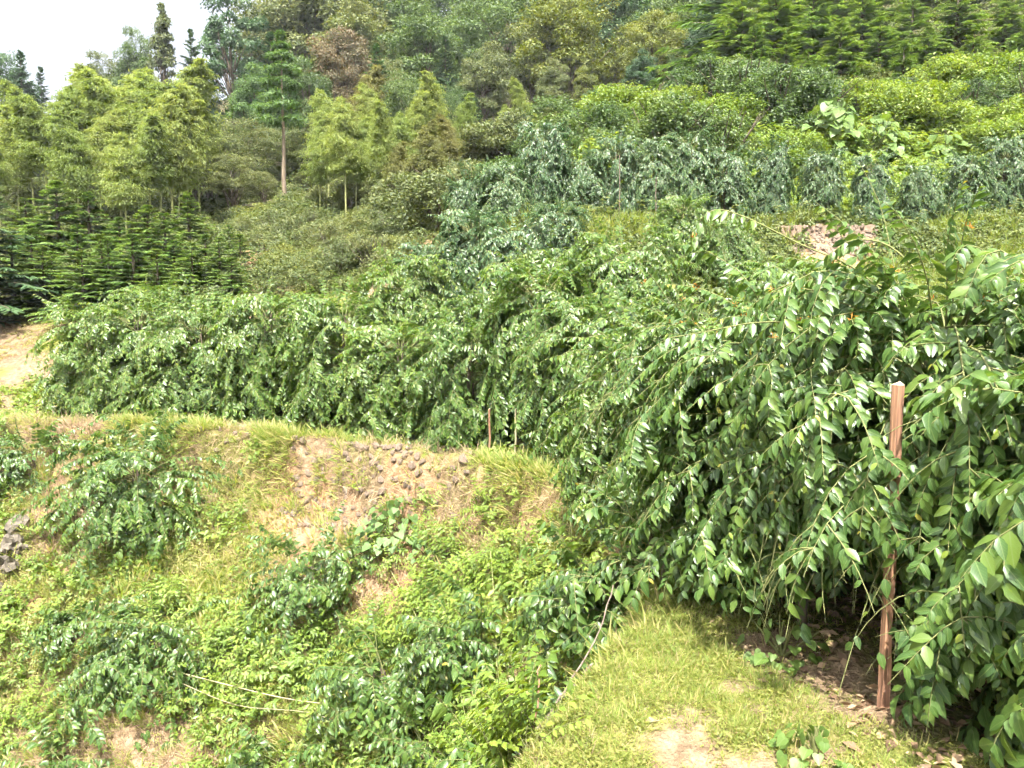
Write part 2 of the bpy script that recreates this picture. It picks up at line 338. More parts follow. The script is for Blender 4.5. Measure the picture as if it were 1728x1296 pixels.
def rdir(n, zlo=-1, zhi=1):
    z = rng.uniform(zlo, zhi, n); a = rng.uniform(0, 2 * np.pi, n); q = np.sqrt(1 - z * z)
    return np.stack([q * np.cos(a), q * np.sin(a), z], -1)

# ------------------------------------------------------------------ ground sheet
xs = np.unique(np.concatenate([np.linspace(-130, -30, 26), np.linspace(-30, -14, 36), np.linspace(-14, 8, 190), np.linspace(8, 40, 60), np.linspace(40, 130, 22)]))
ys = np.unique(np.concatenate([np.linspace(-60, -6, 14), np.linspace(-6, 2, 20), np.linspace(2, 18, 150), np.linspace(18, 32, 70), np.linspace(32, 90, 70), np.linspace(90, 200, 16)]))
GX, GY = np.meshgrid(xs, ys); GZ, GS = H(GX, GY, True)
BARE = ((1.35, 4.6, .13), (.99, 4.12, .14), (.86, 3.78, .22), (1.33, 4.18, .09), (1.95, 4.75, .34), (1.18, 3.60, .2), (1.75, 5.15, .25), (1.9, 4.2, .2), (1.5, 3.7, .12), (2.1, 4.3, .25))
def bare_at(x, y):
    b = 0 * x
    for cx, cy, r in BARE: b = np.maximum(b, np.exp(-((x - cx) ** 2 + ((y - cy) * .9) ** 2) / r ** 2))
    return b * (1 + .5 * vnoise(x, y, 36, 9))
def zone_of(x, y, s):
    pn = fbm(x, y, 21, .55); green = sstep(-.16, .16, pn) * np.where(s < 0, 1, .9)
    d = -s
    wall = np.exp(-((x + 2.0) / 3.2) ** 2) * (y > 9.5) * sstep(1.9, .6, d) * (d > .05)     # bare face of the wall
    green = green * (1 - .9 * wall)
    path = np.exp(-(((x - 1.35) / .95) ** 2 + ((y - 4.2) / 1.6) ** 2)) * (s > 0)
    green = np.where((s > 0) & (y < 14), np.clip(.75 + .4 * vnoise(x, y, 31, 2.2), 0, 1) * (1 - sstep(.25, .6, bare_at(x, y))), green)
    dirt = np.exp(-(((x + 15.3) / 2.3) ** 2 + ((y - 21.6) / 2.8) ** 2))                      # cleared ground at the far left
    green = green * (1 - sstep(.3, .6, dirt))
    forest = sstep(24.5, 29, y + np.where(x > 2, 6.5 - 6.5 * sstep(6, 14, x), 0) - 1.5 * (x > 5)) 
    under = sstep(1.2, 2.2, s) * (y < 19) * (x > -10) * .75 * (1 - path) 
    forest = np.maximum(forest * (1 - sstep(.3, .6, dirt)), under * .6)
    red = np.maximum(sstep(.18, .42, fbm(x, y, 41, .8)) * (s < -.2) * .85, wall * .75 * sstep(-.3, .3, vnoise(x, y, 43, 1.5)))
    for cx, cy, rr in ((7.9, 19.2, .8), (-8.6, 26.5, 1.0), (-2.6, 24.5, .9), (2.9, 17.2, .55), (8.9, 19.7, .35), (10.8, 17.2, .9)):
        red = np.maximum(red, sstep(1.3, .6, np.hypot(x - cx, y - cy) / rr))
        forest = forest * (1 - sstep(1.3, .6, np.hypot(x - cx, y - cy) / rr))
    return np.stack([np.clip(green, 0, 1), np.clip(forest, 0, 1), np.clip(red, 0, 1)], -1)
nxv, nyv = len(xs), len(ys); ii = np.arange(nxv * nyv).reshape(nyv, nxv)
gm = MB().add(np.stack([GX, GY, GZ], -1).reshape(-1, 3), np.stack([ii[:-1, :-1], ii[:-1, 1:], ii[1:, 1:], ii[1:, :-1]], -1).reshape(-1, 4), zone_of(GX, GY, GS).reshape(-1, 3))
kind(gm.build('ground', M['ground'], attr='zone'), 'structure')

# ------------------------------------------------------------------ the paired-leaf shrub
def grow_shrub(Hh, Rr, nb, leaf=.115, lat=6, low=.2, lean=(0, 0), flat=1.0, tip=.12, pairs_gap=.055, whips=5, ground=None, up=1.0, weep=1.0):
    """returns leaf arrays and stems of an arching shrub rooted at the origin"""
    hh = Hh * rng.uniform(low, .86, nb); az = rng.uniform(0, 2 * np.pi, nb)
    f = (hh / Hh - low) / (.86 - low)
    el = np.radians(rng.uniform(0, 35, nb) + 38 * f) * up
    D = np.stack([np.cos(az) * np.cos(el) + lean[0], np.sin(az) * np.cos(el) + lean[1], np.sin(el) * flat], -1)
    P = np.stack([.10 * np.cos(az), .10 * np.sin(az), hh], -1)
    L = Rr * rng.uniform(.75, 1.35, nb) * (1.15 - .25 * f) * weep ** .8; nseg = 9
    pts, tan = paths(P, D, L, nseg, rng.uniform(.9, 1.7, nb) / Rr * 1.1 * weep, .06)
    stems = [(pts, np.full(nb, .009), np.full(nb, .003))]
    # side shoots
    q = rng.uniform(.22, 1, (nb, lat)); qi = np.clip((q * nseg).astype(int), 0, nseg)
    bi = np.repeat(np.arange(nb), lat); pi = qi.ravel()
    lp = pts[bi, pi]; lt = tan[bi, pi]
    side = unit(np.cross(lt, np.array([0, 0, 1.0]))) * rng.choice([-1, 1], len(bi))[:, None]
    ld = lt * rng.uniform(.2, .9, (len(bi), 1)) + side * rng.uniform(.4, 1, (len(bi), 1)) + np.array([0, 0, 1]) * rng.uniform(-.35, .55, (len(bi), 1))
    ll = rng.uniform(.28, .66, len(bi)) * (Rr / 1.2) ** .5; ld[:, 2] -= .3 * (weep - 1)
    lpts, ltan = paths(lp, ld, ll, 5, rng.uniform(1.4, 3.4, len(bi)), .07)
    stems.append((lpts, np.full(len(bi), .005), np.full(len(bi), .002)))
    groups = [(pts, tan, L, .25), (lpts, ltan, ll, .08)]
    if whips:
        a = rng.uniform(0, 2 * np.pi, whips); e = np.radians(rng.uniform(35, 75, whips))
        wp = np.stack([.2 * np.cos(a), .2 * np.sin(a), np.full(whips, Hh * .8)], -1); wl = rng.uniform(.8, 1.6, whips) * (Rr / 1.2) ** .7
        wpts, wtan = paths(wp, np.stack([np.cos(a) * np.cos(e), np.sin(a) * np.cos(e), np.sin(e)], -1), wl, 9, rng.uniform(.7, 1.2, whips), .05)
        stems.append((wpts, np.full(whips, .007), np.full(whips, .002))); groups.append((wpts, wtan, wl, .35))
    pos, Y, Z, sc, rn = [], [], [], [], []
    for gp, gt, gl, s0 in groups:
        n = gp.shape[1] - 1; k = int(max(3, np.mean(gl) * (1 - s0) / pairs_gap))
        u = s0 + (1 - s0) * (np.arange(k) + rng.uniform(.2, .8, (len(gp), k))) / k
        x = u * n; i0 = np.clip(x.astype(int), 0, n - 1); fr = (x - i0)[..., None]; b = np.arange(len(gp))[:, None]
        p = gp[b, i0] * (1 - fr) + gp[b, i0 + 1] * fr; t = unit(gt[b, i0] * (1 - fr) + gt[b, i0 + 1] * fr)
        rad = p.copy(); rad[..., 2] = 0; rad = unit(rad)
        nrm = np.array([0, 0, .75]) + rad * .65; nrm = unit(nrm - (nrm * t).sum(-1, keepdims=True) * t)
        sd_ = np.cross(t, nrm)
        for sg in (-1, 1):
            y = t * .5 + sg * sd_ * .8 + np.array([0, 0, -.38]) + rng.normal(0, .17, p.shape)
            zz = nrm + sg * sd_ * .25 + rng.normal(0, .22, p.shape)
            keep = rng.random(u.shape) < .93
            s_ = leaf * rng.uniform(.6, 1.25, u.shape) * (1 - .5 * sstep(.8, 1, u))
            r_ = np.clip(rng.beta(2, 2.6, u.shape) * .82 + .42 * sstep(.86, 1, u) * (rng.random(u.shape) < .72 + tip), 0, 1)
            pos.append(p[keep]); Y.append(y[keep]); Z.append(zz[keep]); sc.append(s_[keep]); rn.append(r_[keep])
    pos, Y, Z, sc, rn = (np.concatenate(a) for a in (pos, Y, Z, sc, rn))
    ok = pos[:, 2] > (.05 if ground is None else ground(pos[:, 0], pos[:, 1]) + .03)
    ok &= rng.random(len(pos)) < .985
    return dict(pos=pos[ok], Y=Y[ok], Z=Z[ok], sc=sc[ok], rn=rn[ok], stems=stems, H=Hh)
def shrub_parts(g, root, leafmat, tpl, trunk=True, ground=None):
    mb = MB()
    for p, a, b in g['stems']: tubes(mb, p, a, b, 3)
    mb.build('branches', M['twig'], root)
    if trunk:
        mb = MB()
        for k in range(3):
            a = rng.uniform(0, 6.28); r = .07
            hs = np.linspace(0, g['H'] * .86, 7); o = np.stack([r * np.cos(a + hs * 1.2) + rng.normal(0, .012, 7), r * np.sin(a + hs * 1.2) + rng.normal(0, .012, 7), hs - .05], -1)
            trunk_mesh(mb, o, .026, .010, 5)
        mb.build('trunk', M['bark'], root)
    mb = MB(); scatter(mb, tpl, g['pos'], g['Y'], g['Z'], g['sc'], g['rn'])
    kind(mb.build('foliage', leafmat, root), 'stuff')
def copy_tree(src, loc, rz, sc, label, cat=None, group=None, mats=None):
    r = src.copy(); COL.objects.link(r); r.location = loc; r.rotation_euler = (0, 0, rz); r.scale = (sc, sc, sc) if np.isscalar(sc) else sc
    for k in ('group',):
        if k in r: del r[k]
    tag(r, label, cat or src['category'], group)
    for ch in list(src.children):
        c = ch.copy(); COL.objects.link(c); c.parent = r
        for sl in c.material_slots: sl.link = 'DATA'
        if mats and ch.name.split('.')[0] in mats:
            c.material_slots[0].link = 'OBJECT'; c.material_slots[0].material = mats[ch.name.split('.')[0]]
    return r
class Kind:
    """keeps a few grown individuals; the first calls place those, later calls copy them"""
    def __init__(s, makers): s.makers = makers; s.src = [None] * len(makers); s.i = 0
    def place(s, name, loc, rz, sc, label, cat, group=None, which=None, mats=None):
        k = (s.i if which is None else which) % len(s.makers); s.i += 1
        if s.src[k] is None:
            r = thing(name, label, cat, (0, 0, 0), 0, 1, group); s.makers[k](r); s.src[k] = r
            r.location = loc; r.rotation_euler = (0, 0, rz); r.scale = (sc, sc, sc) if np.isscalar(sc) else sc
            if mats:
                for ch in r.children:
                    b = ch.name.split('.')[0]
                    if b in mats: ch.material_slots[0].link = 'OBJECT'; ch.material_slots[0].material = mats[b]
            return r
        return copy_tree(s.src[k], loc, rz, sc, label, cat, group, mats)
UN = ['', 'first', 'second', 'third', 'fourth', 'fifth', 'sixth', 'seventh', 'eighth', 'ninth', 'tenth', 'eleventh', 'twelfth', 'thirteenth', 'fourteenth', 'fifteenth', 'sixteenth', 'seventeenth', 'eighteenth', 'nineteenth']
def ordinal(k):
    if k < 20: return UN[k]
    t, u = divmod(k, 10); return ['twentieth', 'thirtieth', 'fortieth', 'fiftieth'][t - 2] if u == 0 else ['twenty', 'thirty', 'forty', 'fifty'][t - 2] + '-' + UN[u]
def fromleft(k): return 'leftmost' if k == 0 else ordinal(k + 1) + ' from the left'

LEAFMESH = []
for wv, dv, fv in ((.5, .28, .10), (.46, .42, .13), (.54, .16, .07)):
    for rv in (.25, .5, .72):
        tp = t_leaf(wv, dv, fv); mb = MB(); scatter(mb, tp, np.zeros((1, 3)), np.array([[0, 1.0, 0]]), np.array([[0, 0, 1.0]]), 1.0, np.array([rv]))
        LEAFMESH.append(mb.mesh('leaf', M['shrub']))
YOUNG = MB(); scatter(YOUNG, LEAF, np.zeros((1, 3)), np.array([[0, 1.0, 0]]), np.array([[0, 0, 1.0]]), 1.0, np.array([.97])); YOUNG = YOUNG.mesh('leaf', M['shrub'])
OCC = {}
def leaf_objects(g, root, n):
    """the n leaves that show largest become objects of their own; returns the rest"""
    wp = g['pos'] + np.array(root.location); px, py, z = project(wp); size = g['sc'] / z
    inside = (px > -20) & (px < 1750) & (py > -20) & (py < 1316) & (z > .3)
    cell = (px // 22).astype(int) * 1000 + (py // 22).astype(int); vis = np.zeros(len(z), bool)
    for i in np.argsort(z):
        if inside[i] and (cell[i] not in OCC or OCC[cell[i]] > z[i] - .12):
            OCC.setdefault(cell[i], z[i]); vis[i] = True
    idx = np.argsort(-(size * vis))[:n]; idx = idx[vis[idx]]
    X, Y, Z = frames(g['Y'][idx], g['Z'][idx])
    for j, i in enumerate(idx):
        m = YOUNG if g['rn'][i] > .86 else LEAFMESH[rng.integers(len(LEAFMESH))]
        o = link('leaf', m, root)
        s = float(g['sc'][i]); mt = Matrix(((X[j][0] * s, Y[j][0] * s, Z[j][0] * s, g['pos'][i][0]), (X[j][1] * s, Y[j][1] * s, Z[j][1] * s, g['pos'][i][1]),
                                            (X[j][2] * s, Y[j][2] * s, Z[j][2] * s, g['pos'][i][2]), (0, 0, 0, 1)))
        o.matrix_local = mt
    keep = np.ones(len(z), bool); keep[idx] = False
    for k in ('pos', 'Y', 'Z', 'sc', 'rn'): g[k] = g[k][keep]
    return g

CONB = t_leaf_far(.2, .3, .03)
# near shrubs, each grown on its own
near = [  # x, y, height, spread, branches, leaf, leaf objects, lowest leaf, label
    (3.02, 3.55, 1.75, .80, 84, .122, 300, .05, 'big-leaved glossy shrub hanging into the lower right corner'),
    (2.66, 4.78, 2.42, 1.02, 160, .088, 300, .38, 'tall arching shrub with drooping leafy shoots around the red wooden post'),
    (2.15, 5.85, 2.12, 1.06, 165, .086, 300, .50, 'dense arching shrub overhanging the grassy path end, left of the red post'),
    (3.95, 5.00, 2.35, 1.05, 140, .088, 150, .2, 'glossy arching shrub at right edge behind the red wooden post'),
    (2.10, 7.45, 2.05, 1.08, 140, .086, 120, .2, 'dark leafy shrub just behind the one overhanging the path end'),
]
def clear_sight(g, loc, lowest):
    # the foot of the shrubs is kept trimmed, and the red post stands in a gap between shoots
    wp = g['pos'] + np.array(loc); px, py, z = project(wp); r = rng.random(len(z))
    gap = (np.abs(wp[:, 0] - P0X * wp[:, 1] / 4.22) < .105) & (wp[:, 1] < 4.3) & (wp[:, 2] > 2.2 - .155 * wp[:, 1])  & (wp[:, 2] < 2.2 - .06 * wp[:, 1])
    low_ = (np.abs(wp[:, 0] - P0X * wp[:, 1] / 4.22) < .09) & (wp[:, 1] < 4.3) & (wp[:, 2] < 2.2 - .30 * wp[:, 1])
    ok = ~(gap & (r < .97)) & ~(low_ & (r < .85)) & (g['pos'][:, 2] > lowest * (.55 + .9 * vnoise(wp[:, 0], wp[:, 1], 33, 2.5) ** 2 + .3 * r))
    ok &= lipdist(wp[:, 0], wp[:, 1] ) > -.55
    ok &= ~((wp[:, 2] < .80 + .15 * r) & (wp[:, 1] < 4.9) & (wp[:, 0] < P0X * wp[:, 1] / 4.22 + .06 + .10 * r) & (r < .93))
    for k in ('pos', 'Y', 'Z', 'sc', 'rn'): g[k] = g[k][ok]
    g['stems'] = [(p[p[:, :, 2].min(1) > lowest * (.9 if q else .3)], a[p[:, :, 2].min(1) > lowest * (.9 if q else .3)], b[p[:, :, 2].min(1) > lowest * (.9 if q else .3)]) for q, (p, a, b) in enumerate(g['stems'])]
    return g
P0X = float(at(1489, 1195, 4.22)[0])
for i, (x, y, hh, rr, nb, lf, nl, lowest, lab) in enumerate(near):
    root = thing('arching_shrub', lab, 'shrub', (x, y, H1(x, y) - .03), 0, 1, 'shrubs on the nearest terrace')
    g = clear_sight(grow_shrub(hh, rr, nb, lf, 7, low=.30, whips=16, pairs_gap=.044, weep=1.4), root.location, lowest)
    if i == 1:      # long shoot arching out over the crown
        for ctrl, yy in (([(1520, 520), (1440, 452), (1350, 412), (1270, 372), (1215, 354), (1185, 368), (1172, 400)], 4.9), ([(1400, 590), (1340, 548), (1270, 545), (1190, 560), (1130, 570)], 4.7), ([(1560, 470), (1500, 415), (1440, 405), (1400, 430)], 4.6)):
            c = catmull(np.array([at(a, b, yy) for a, b in ctrl]) - np.array(root.location), 4)[None]; g['stems'].append((c, np.array([.008]), np.array([.003])))
            n_ = c.shape[1]; t_ = unit(np.gradient(c[0], axis=0)); sel = np.arange(n_ // 2, n_)[rng.random(n_ - n_ // 2) < .75]
            for sg in (-1, 1):
                sd_ = unit(np.cross(t_[sel], np.array([0, 0, 1.0]))) * sg
                g['pos'] = np.concatenate([g['pos'], c[0][sel]]); g['Y'] = np.concatenate([g['Y'], t_[sel] * .3 + sd_ * .6 + np.array([0, 0, -.7]) + rng.normal(0, .12, (len(sel), 3))])
                g['Z'] = np.concatenate([g['Z'], np.array([0, -.4, 1.0]) + sd_ * .5 + rng.normal(0, .2, (len(sel), 3))]); g['sc'] = np.concatenate([g['sc'], rng.uniform(.05, .10, len(sel))]); g['rn'] = np.concatenate([g['rn'], rng.uniform(.3, .8, len(sel))])
    if i in (1, 2, 4):
        o = np.argsort(-g['pos'][:, 2] - .3 * rng.random(len(g['pos'])))[:2500]; sel = rng.choice(o, 26, replace=False); mb = MB()
        for q in sel: scatter(mb, CONB, g['pos'][q] + rng.normal(0, .012, (9, 3)), rdir(9, -.2, 1), rdir(9), .035, rng.uniform(0, 1, 9))
        kind(mb.build('blossoms', M['flower'], root), 'stuff')
    g = leaf_objects(g, root, nl)
    shrub_parts(g, root, M['shrub'], LEAF if i < 3 else LEAF_FAR)

# terrace shrubs, grown a few times and copied
def mk_shrub(hh, rr, nb, lf, lat=6, **k):
    def f(root):
        shrub_parts(grow_shrub(hh, rr, nb, lf, lat, **k), root, M['shrub_far'], LEAF_FAR)
    return f
KS = Kind([mk_shrub(2.45, .86, 110, .096, 8, low=.22, whips=26, pairs_gap=.05, weep=1.4), mk_shrub(2.35, .92, 115, .092, 8, low=.20, whips=22, pairs_gap=.05, weep=1.3), mk_shrub(2.6, .80, 105, .098, 8, low=.25, whips=28, pairs_gap=.05, weep=1.5), mk_shrub(2.25, .95, 110, .094, 8, low=.20, whips=22, pairs_gap=.05, weep=1.3)])
def put_shrub(x, y, sc, lab, grp, mats=None):
    return KS.place('arching_shrub', (x, y, H1(x, y) - .03), rng.uniform(0, 6.28), ((sc[0] if isinstance(sc, tuple) else sc) * rng.uniform(.92, 1.12), (sc[0] if isinstance(sc, tuple) else sc) * rng.uniform(.92, 1.12), (sc[1] if isinstance(sc, tuple) else sc) * rng.uniform(.86, 1.1)), lab, 'shrub', grp, None, mats)
row = []
for px in (78, 165, 270, 375, 485, 595, 705, 812, 905): row.append(px)
def lip_at(px):
    """point on the lip seen under a photo column"""
    k = (px - 864) / FPX; c = LIP[(LIP[:, 1] > 8.0)]
    f = c[:, 0] - k * (c[:, 1] * math.cos(PITCH))
    i = np.where(np.diff(np.sign(f)) != 0)[0][0]; t = f[i] / (f[i] - f[i + 1]); return c[i] + t * (c[i + 1] - c[i])
for k, px in enumerate(row):
    a = lip_at(px); b = lip_at(px + 4); nrm = np.array([-(b - a)[1], (b - a)[0]]); nrm /= np.linalg.norm(nrm)
    if float(lipdist(np.array([a[0] + nrm[0]]), np.array([a[1] + nrm[1]]))[0]) < 0: nrm = -nrm
    p = a + nrm * (1.3 + .15 * math.sin(k * 2.1))
    put_shrub(p[0], p[1], 1.04 if k else .92, 'leafy shrub ' + fromleft(k) + ' in the front row above the stone bank', 'shrubs in the front row on the terrace')
    p = a + nrm * (2.75 + .2 * math.sin(k * 1.3)) + (b - a) / np.linalg.norm(b - a) * .75 * np.sign((b - a)[0])
    if k < 8: put_shrub(p[0], p[1], 1.02, 'leafy shrub ' + fromleft(k) + ' in the second row behind the front row', 'shrubs in the second row on the terrace')
k = 0
for x, y, s in sorted([(2.9, 8.3, 1.0), (1.55, 9.1, 1.0), (3.9, 7.0, 1.0), (5.1, 6.2, 1.0), (2.6, 10.2, .98), (4.2, 9.2, .98), (5.6, 8.3, 1.0), (1.4, 11.4, .98),
             (3.6, 11.6, .95), (5.4, 10.8, .95), (7.0, 7.4, 1.0), (7.2, 9.8, .95), (9.0, 9.0, .95), (2.1, 13.0, .8), (4.4, 13.2, .75), (.2, 14.0, .95)]):
    put_shrub(x, y, s * .88, 'leafy shrub ' + fromleft(k) + ' in the thicket between near shrubs and upper terrace', 'shrubs in the middle thicket'); k += 1
k = 0
for px, y, s in [(725, 17.6, .9), (800, 17.0, 1.0), (870, 16.4, 1.0), (760, 15.8, .8), (940, 16.6, .9), (1150, 15.4, .8), (1225, 15.0, .8)]:
    x = (px - 864) / FPX * y; put_shrub(x, y, s * (.92 if px < 900 else .70), 'leafy shrub ' + fromleft(k) + ' on the bank climbing to the upper terrace', 'shrubs climbing the bank', {'foliage': M['shrub_blue']} if px < 960 else None); k += 1
k = 0
for px, y, s in [(790, 19.2, 1.05), (850, 19.0, 1.0), (915, 19.6, 1.1), (975, 20.0, 1.05), (1035, 20.2, 1.05), (1095, 20.2, 1.05), (1155, 20.4, 1.05), (1215, 20.6, 1.0), (1292, 20.9, .95),
                 (1376, 21.0, .92), (1462, 21.2, .95), (1540, 21.2, .95), (1612, 21.4, 1.0), (1680, 21.6, 1.0), (1745, 21.8, 1.0)]:
    x = (px - 864) / FPX * y; put_shrub(x, y, (s * .60, s * .80), 'dark leafy shrub ' + fromleft(k) + ' in the row along the upper terrace', 'shrubs along the upper terrace', {'foliage': M['shrub_blue']}); k += 1

# sprawling shrubs on the slope of the hollow: (px, py) foot of the plant, found on the terrain
def on_ground(px, py, lo=3.0, hi=60.0):
    ysamp = np.linspace(lo, hi, 1600); d = CF * FPX + CU * (648 - py) + np.array([px - 864.0, 0, 0])
    P = CAM[None] + d[None] * (ysamp / d[1])[:, None]; below = P[:, 2] < H(P[:, 0], P[:, 1])
    i = int(np.argmax(below)); return P[i]
slope = [(235, 870, 1.55, 1.75, 100, .12, 60, 1.25, 'wide arching shrub on the slope under the left end of the terrace'),
         (265, 1120, .9, 1.4, 90, .115, 80, 1.0, 'grey-leaved sprawling shrub low on the left of the slope'),
         (520, 1020, 1.05, 1.05, 70, .11, 80, 1.0, 'rounded leafy shrub halfway down the middle of the slope'),
         (640, 1180, .7, .9, 50, .11, 120, 1.0, 'low spreading pale green shrub in the middle of the slope bottom'),
         (800, 1130, .7, .9, 54, .11, 150, 1.0, 'feathery light green shrub with level shoots below the pale round-leaved plant'),
         (1030, 1080, .95, .85, 56, .115, 200, 1.0, 'dark grey-green shrub beside the dead canes left of the path'),
         (-10, -.02, 4.75, .6, 34, .115, 200, 1.0, 'leafy sapling among the dead canes at the bottom centre'),
         (730, 1290, .65, .8, 46, .115, 160, 1.0, 'leafy low shrub at the bottom edge left of the dead canes'),
         (110, 1330, .7, .9, 40, .115, 80, 1.0, 'leafy low shrub in the bottom left corner'),
         (480, 1320, .6, .9, 40, .115, 80, 1.0, 'leafy low shrub at the bottom edge below the pale fallen canes'),
         (60, 800, .8, .9, 40, .11, 0, 1.0, 'small weedy shrub at the left edge beneath the terrace'),
         (1110, 990, .8, .7, 44, .12, 120, 1.0, 'dark shrub under the overhanging leaves at the lip of the hollow'),
         (600, 960, .5, .55, 30, .10, 30, 1.0, 'small drooping shrub beside the pale soft-leaved bush'),
         (150, 1080, .6, .8, 36, .11, 40, 1.0, 'small dull green shrub left of the grey-leaved sprawling one')]
for px, py, hh, rr, nb, lf, nl, sc, lab in slope:
    p = on_ground(px, py) if px > -5 else np.array([py, hh, 0])
    if px < -5: hh = .75
    z0 = H1(p[0], p[1])
    root = thing('sprawling_shrub', lab, 'shrub', (p[0], p[1], z0 - .04), 0, 1, 'shrubs on the slope of the hollow')
    gfun = lambda gx, gy, p=p, z0=z0: H(gx + p[0], gy + p[1]) - z0
    nrm = surf_normal(np.array([p[0]]), np.array([p[1]]))[0]
    g = grow_shrub(hh * .72, rr * .82, int(nb * .55), lf * .92, 5, low=.05, lean=(nrm[0] * .5, nrm[1] * .5), flat=.75, whips=4, ground=gfun)
    g = leaf_objects(g, root, nl); shrub_parts(g, root, M['shrub'], LEAF)

# ------------------------------------------------------------------ forest plants
def clump_leaves(mb, c, r, n, size, rn0=.5, spread=.24, squash=.75, tpl=LEAF_FAR, up=.5, mi=0):
    """c (K,3) clump centres, r (K,) radii: a dome of leaves on each"""
    K = len(c); u = rdir(K * n, -.45, 1).reshape(K, n, 3)
    rad = r[:, None, None] * rng.uniform(.55, 1.05, (K, n, 1))
    pos = c[:, None] + u * rad * np.array([1, 1, squash])
    nrm = u * .8 + np.array([0, 0, up]) + rng.normal(0, .35, u.shape)
    y = rng.normal(0, 1, u.shape) + u * .6 + np.array([0, 0, -.5])
    rn = np.clip(rn0 + rng.normal(0, spread, (K, n)) + rng.normal(0, .1, (K, 1)), 0, 1)
    scatter(mb, tpl, pos.reshape(-1, 3), y.reshape(-1, 3), nrm.reshape(-1, 3), size * rng.uniform(.7, 1.3, K * n), rn.ravel(), mi)
def mk_broad(hh, cr, ch, ncl, nl, size, mat, bark='bark', trunk_r=.16, open_=.0, base=.32, cone=0.0):
    """broadleaf tree: crown of leaf clumps round an uneven ellipsoid, limbs running out to the clumps"""
    def f(root):
        cz = hh - ch * .5
        u = rdir(ncl, -.75, 1); rr = rng.uniform(.45, 1.0, ncl) ** .6
        rr *= 1 + .18 * np.sin(3 * np.arctan2(u[:, 1], u[:, 0]) + rng.uniform(0, 6)) + .1 * rng.normal(0, 1, ncl)
        c = u * rr[:, None] * np.array([cr, cr, ch * .5]); taper = 1 - cone * np.clip((c[:, 2] / (ch * .5) + 1) / 2, 0, 1)
        c[:, :2] *= taper[:, None]; c[:, 2] += cz
        rc = cr * rng.uniform(.22, .38, ncl) * (1 - open_)
        if cone > .5: c[:14] = np.stack([rng.normal(0, .12, 14), rng.normal(0, .12, 14), cz + ch * np.linspace(.15, .5, 14)], -1); rc[:14] = np.linspace(.55, .18, 14)
        mb = MB(); clump_leaves(mb, c, rc, nl, size); 
        kind(mb.build('crown', M[mat], root), 'stuff')
        mb = MB(); n = 7; tz = np.linspace(-.4, cz + ch * .2, n); off = np.cumsum(rng.normal(0, cr * .03, (n, 2)), 0)
        tp = np.stack([off[:, 0], off[:, 1], tz], -1); trunk_mesh(mb, tp, trunk_r, trunk_r * .3, 7)
        k = min(ncl, 26); sel = rng.choice(ncl, k, replace=False); s0 = rng.uniform(base, .85, k); ti = np.clip((s0 * (n - 1)).astype(int), 0, n - 1)
        st = tp[ti]; en = c[sel]; tt = np.linspace(0, 1, 5)[None, :, None]
        lim = st[:, None] * (1 - tt) + en[:, None] * tt; lim[..., 2] -= .12 * cr * np.sin(np.pi * tt[..., 0]) * -1
        tubes(mb, lim, np.full(k, trunk_r * .4), np.full(k, trunk_r * .08), 4)
        mb.build('trunk', M[bark], root)
    return f
def mk_conifer(hh, rr, wh, per, mat, bare=.06, needle=.30, dens=1.0, droop=.5):
    """whorled conifer: flat drooping sprays on level branches"""
    def f(root):
        h = np.repeat(np.linspace(bare, .985, wh), per) + rng.normal(0, .008, wh * per); h = np.clip(h, bare, .99); n = len(h)
        az = rng.uniform(0, 6.28, n); L = rr * (1 - h) ** .75 * rng.uniform(.75, 1.1, n) + .10; el = np.radians(8 + 50 * h ** 3 + rng.normal(0, 6, n))
        D = np.stack([np.cos(az) * np.cos(el), np.sin(az) * np.cos(el), np.sin(el)], -1); P = np.stack([0 * h, 0 * h, h * hh], -1)
        ns = 9; pts, tan = paths(P, D, L, ns, droop / np.maximum(L, .5), .03)
        mb = MB(); tubes(mb, pts[:, ::2], np.full(n, .022 * rr ** .5), np.full(n, .006), 3)
        trunk_mesh(mb, [(0, 0, -.3), (.02, 0, hh * .3), (-.01, .02, hh * .7), (0, 0, hh)], .05 * rr + .02, .012, 7)
        mb.build('trunk', M['bark'], root)
        tw = unit(np.cross(tan, np.array([0, 0, 1.0]))); mb = MB()
        for sg in (-1, 1):
            for k in range(int(3 * dens)):
                i0 = rng.uniform(.6, ns, (n, ns)); ii = i0.astype(int); fr = (i0 - ii)[..., None]; b = np.arange(n)[:, None]
                p = pts[b, ii] * (1 - fr) + pts[b, np.minimum(ii + 1, ns)] * fr; t = tan[b, ii]; s = tw[b, ii]
                y = t * rng.uniform(.4, 1.1, (n, ns, 1)) + sg * s * rng.uniform(.3, 1, (n, ns, 1)) + np.array([0, 0, -.22]) + rng.normal(0, .13, p.shape)
                z = np.array([0, 0, 1.0]) + rng.normal(0, .3, p.shape)
                size = needle * rng.uniform(.7, 1.25, (n, ns)) * (1.2 - .45 * (i0 / ns)) * np.clip(L[:, None] / 1.0, .5, 1.1)
                rn = np.clip(.35 + .35 * (i0 / ns) + rng.normal(0, .16, (n, ns)), 0, 1)
                scatter(mb, CON, p.reshape(-1, 3), y.reshape(-1, 3), z.reshape(-1, 3), size.ravel(), rn.ravel())
        tp = np.tile([[0, 0, hh * .97]], (14, 1)) + rng.normal(0, .03, (14, 3)); scatter(mb, CON, tp, rdir(14, .2, 1), rdir(14), needle * .8, rng.uniform(.5, 1, 14))
        kind(mb.build('crown', M[mat], root), 'stuff')
    return f
CON = t_leaf_far(.24, .18, .03); BAM = t_leaf_far(.2, .35, .02)
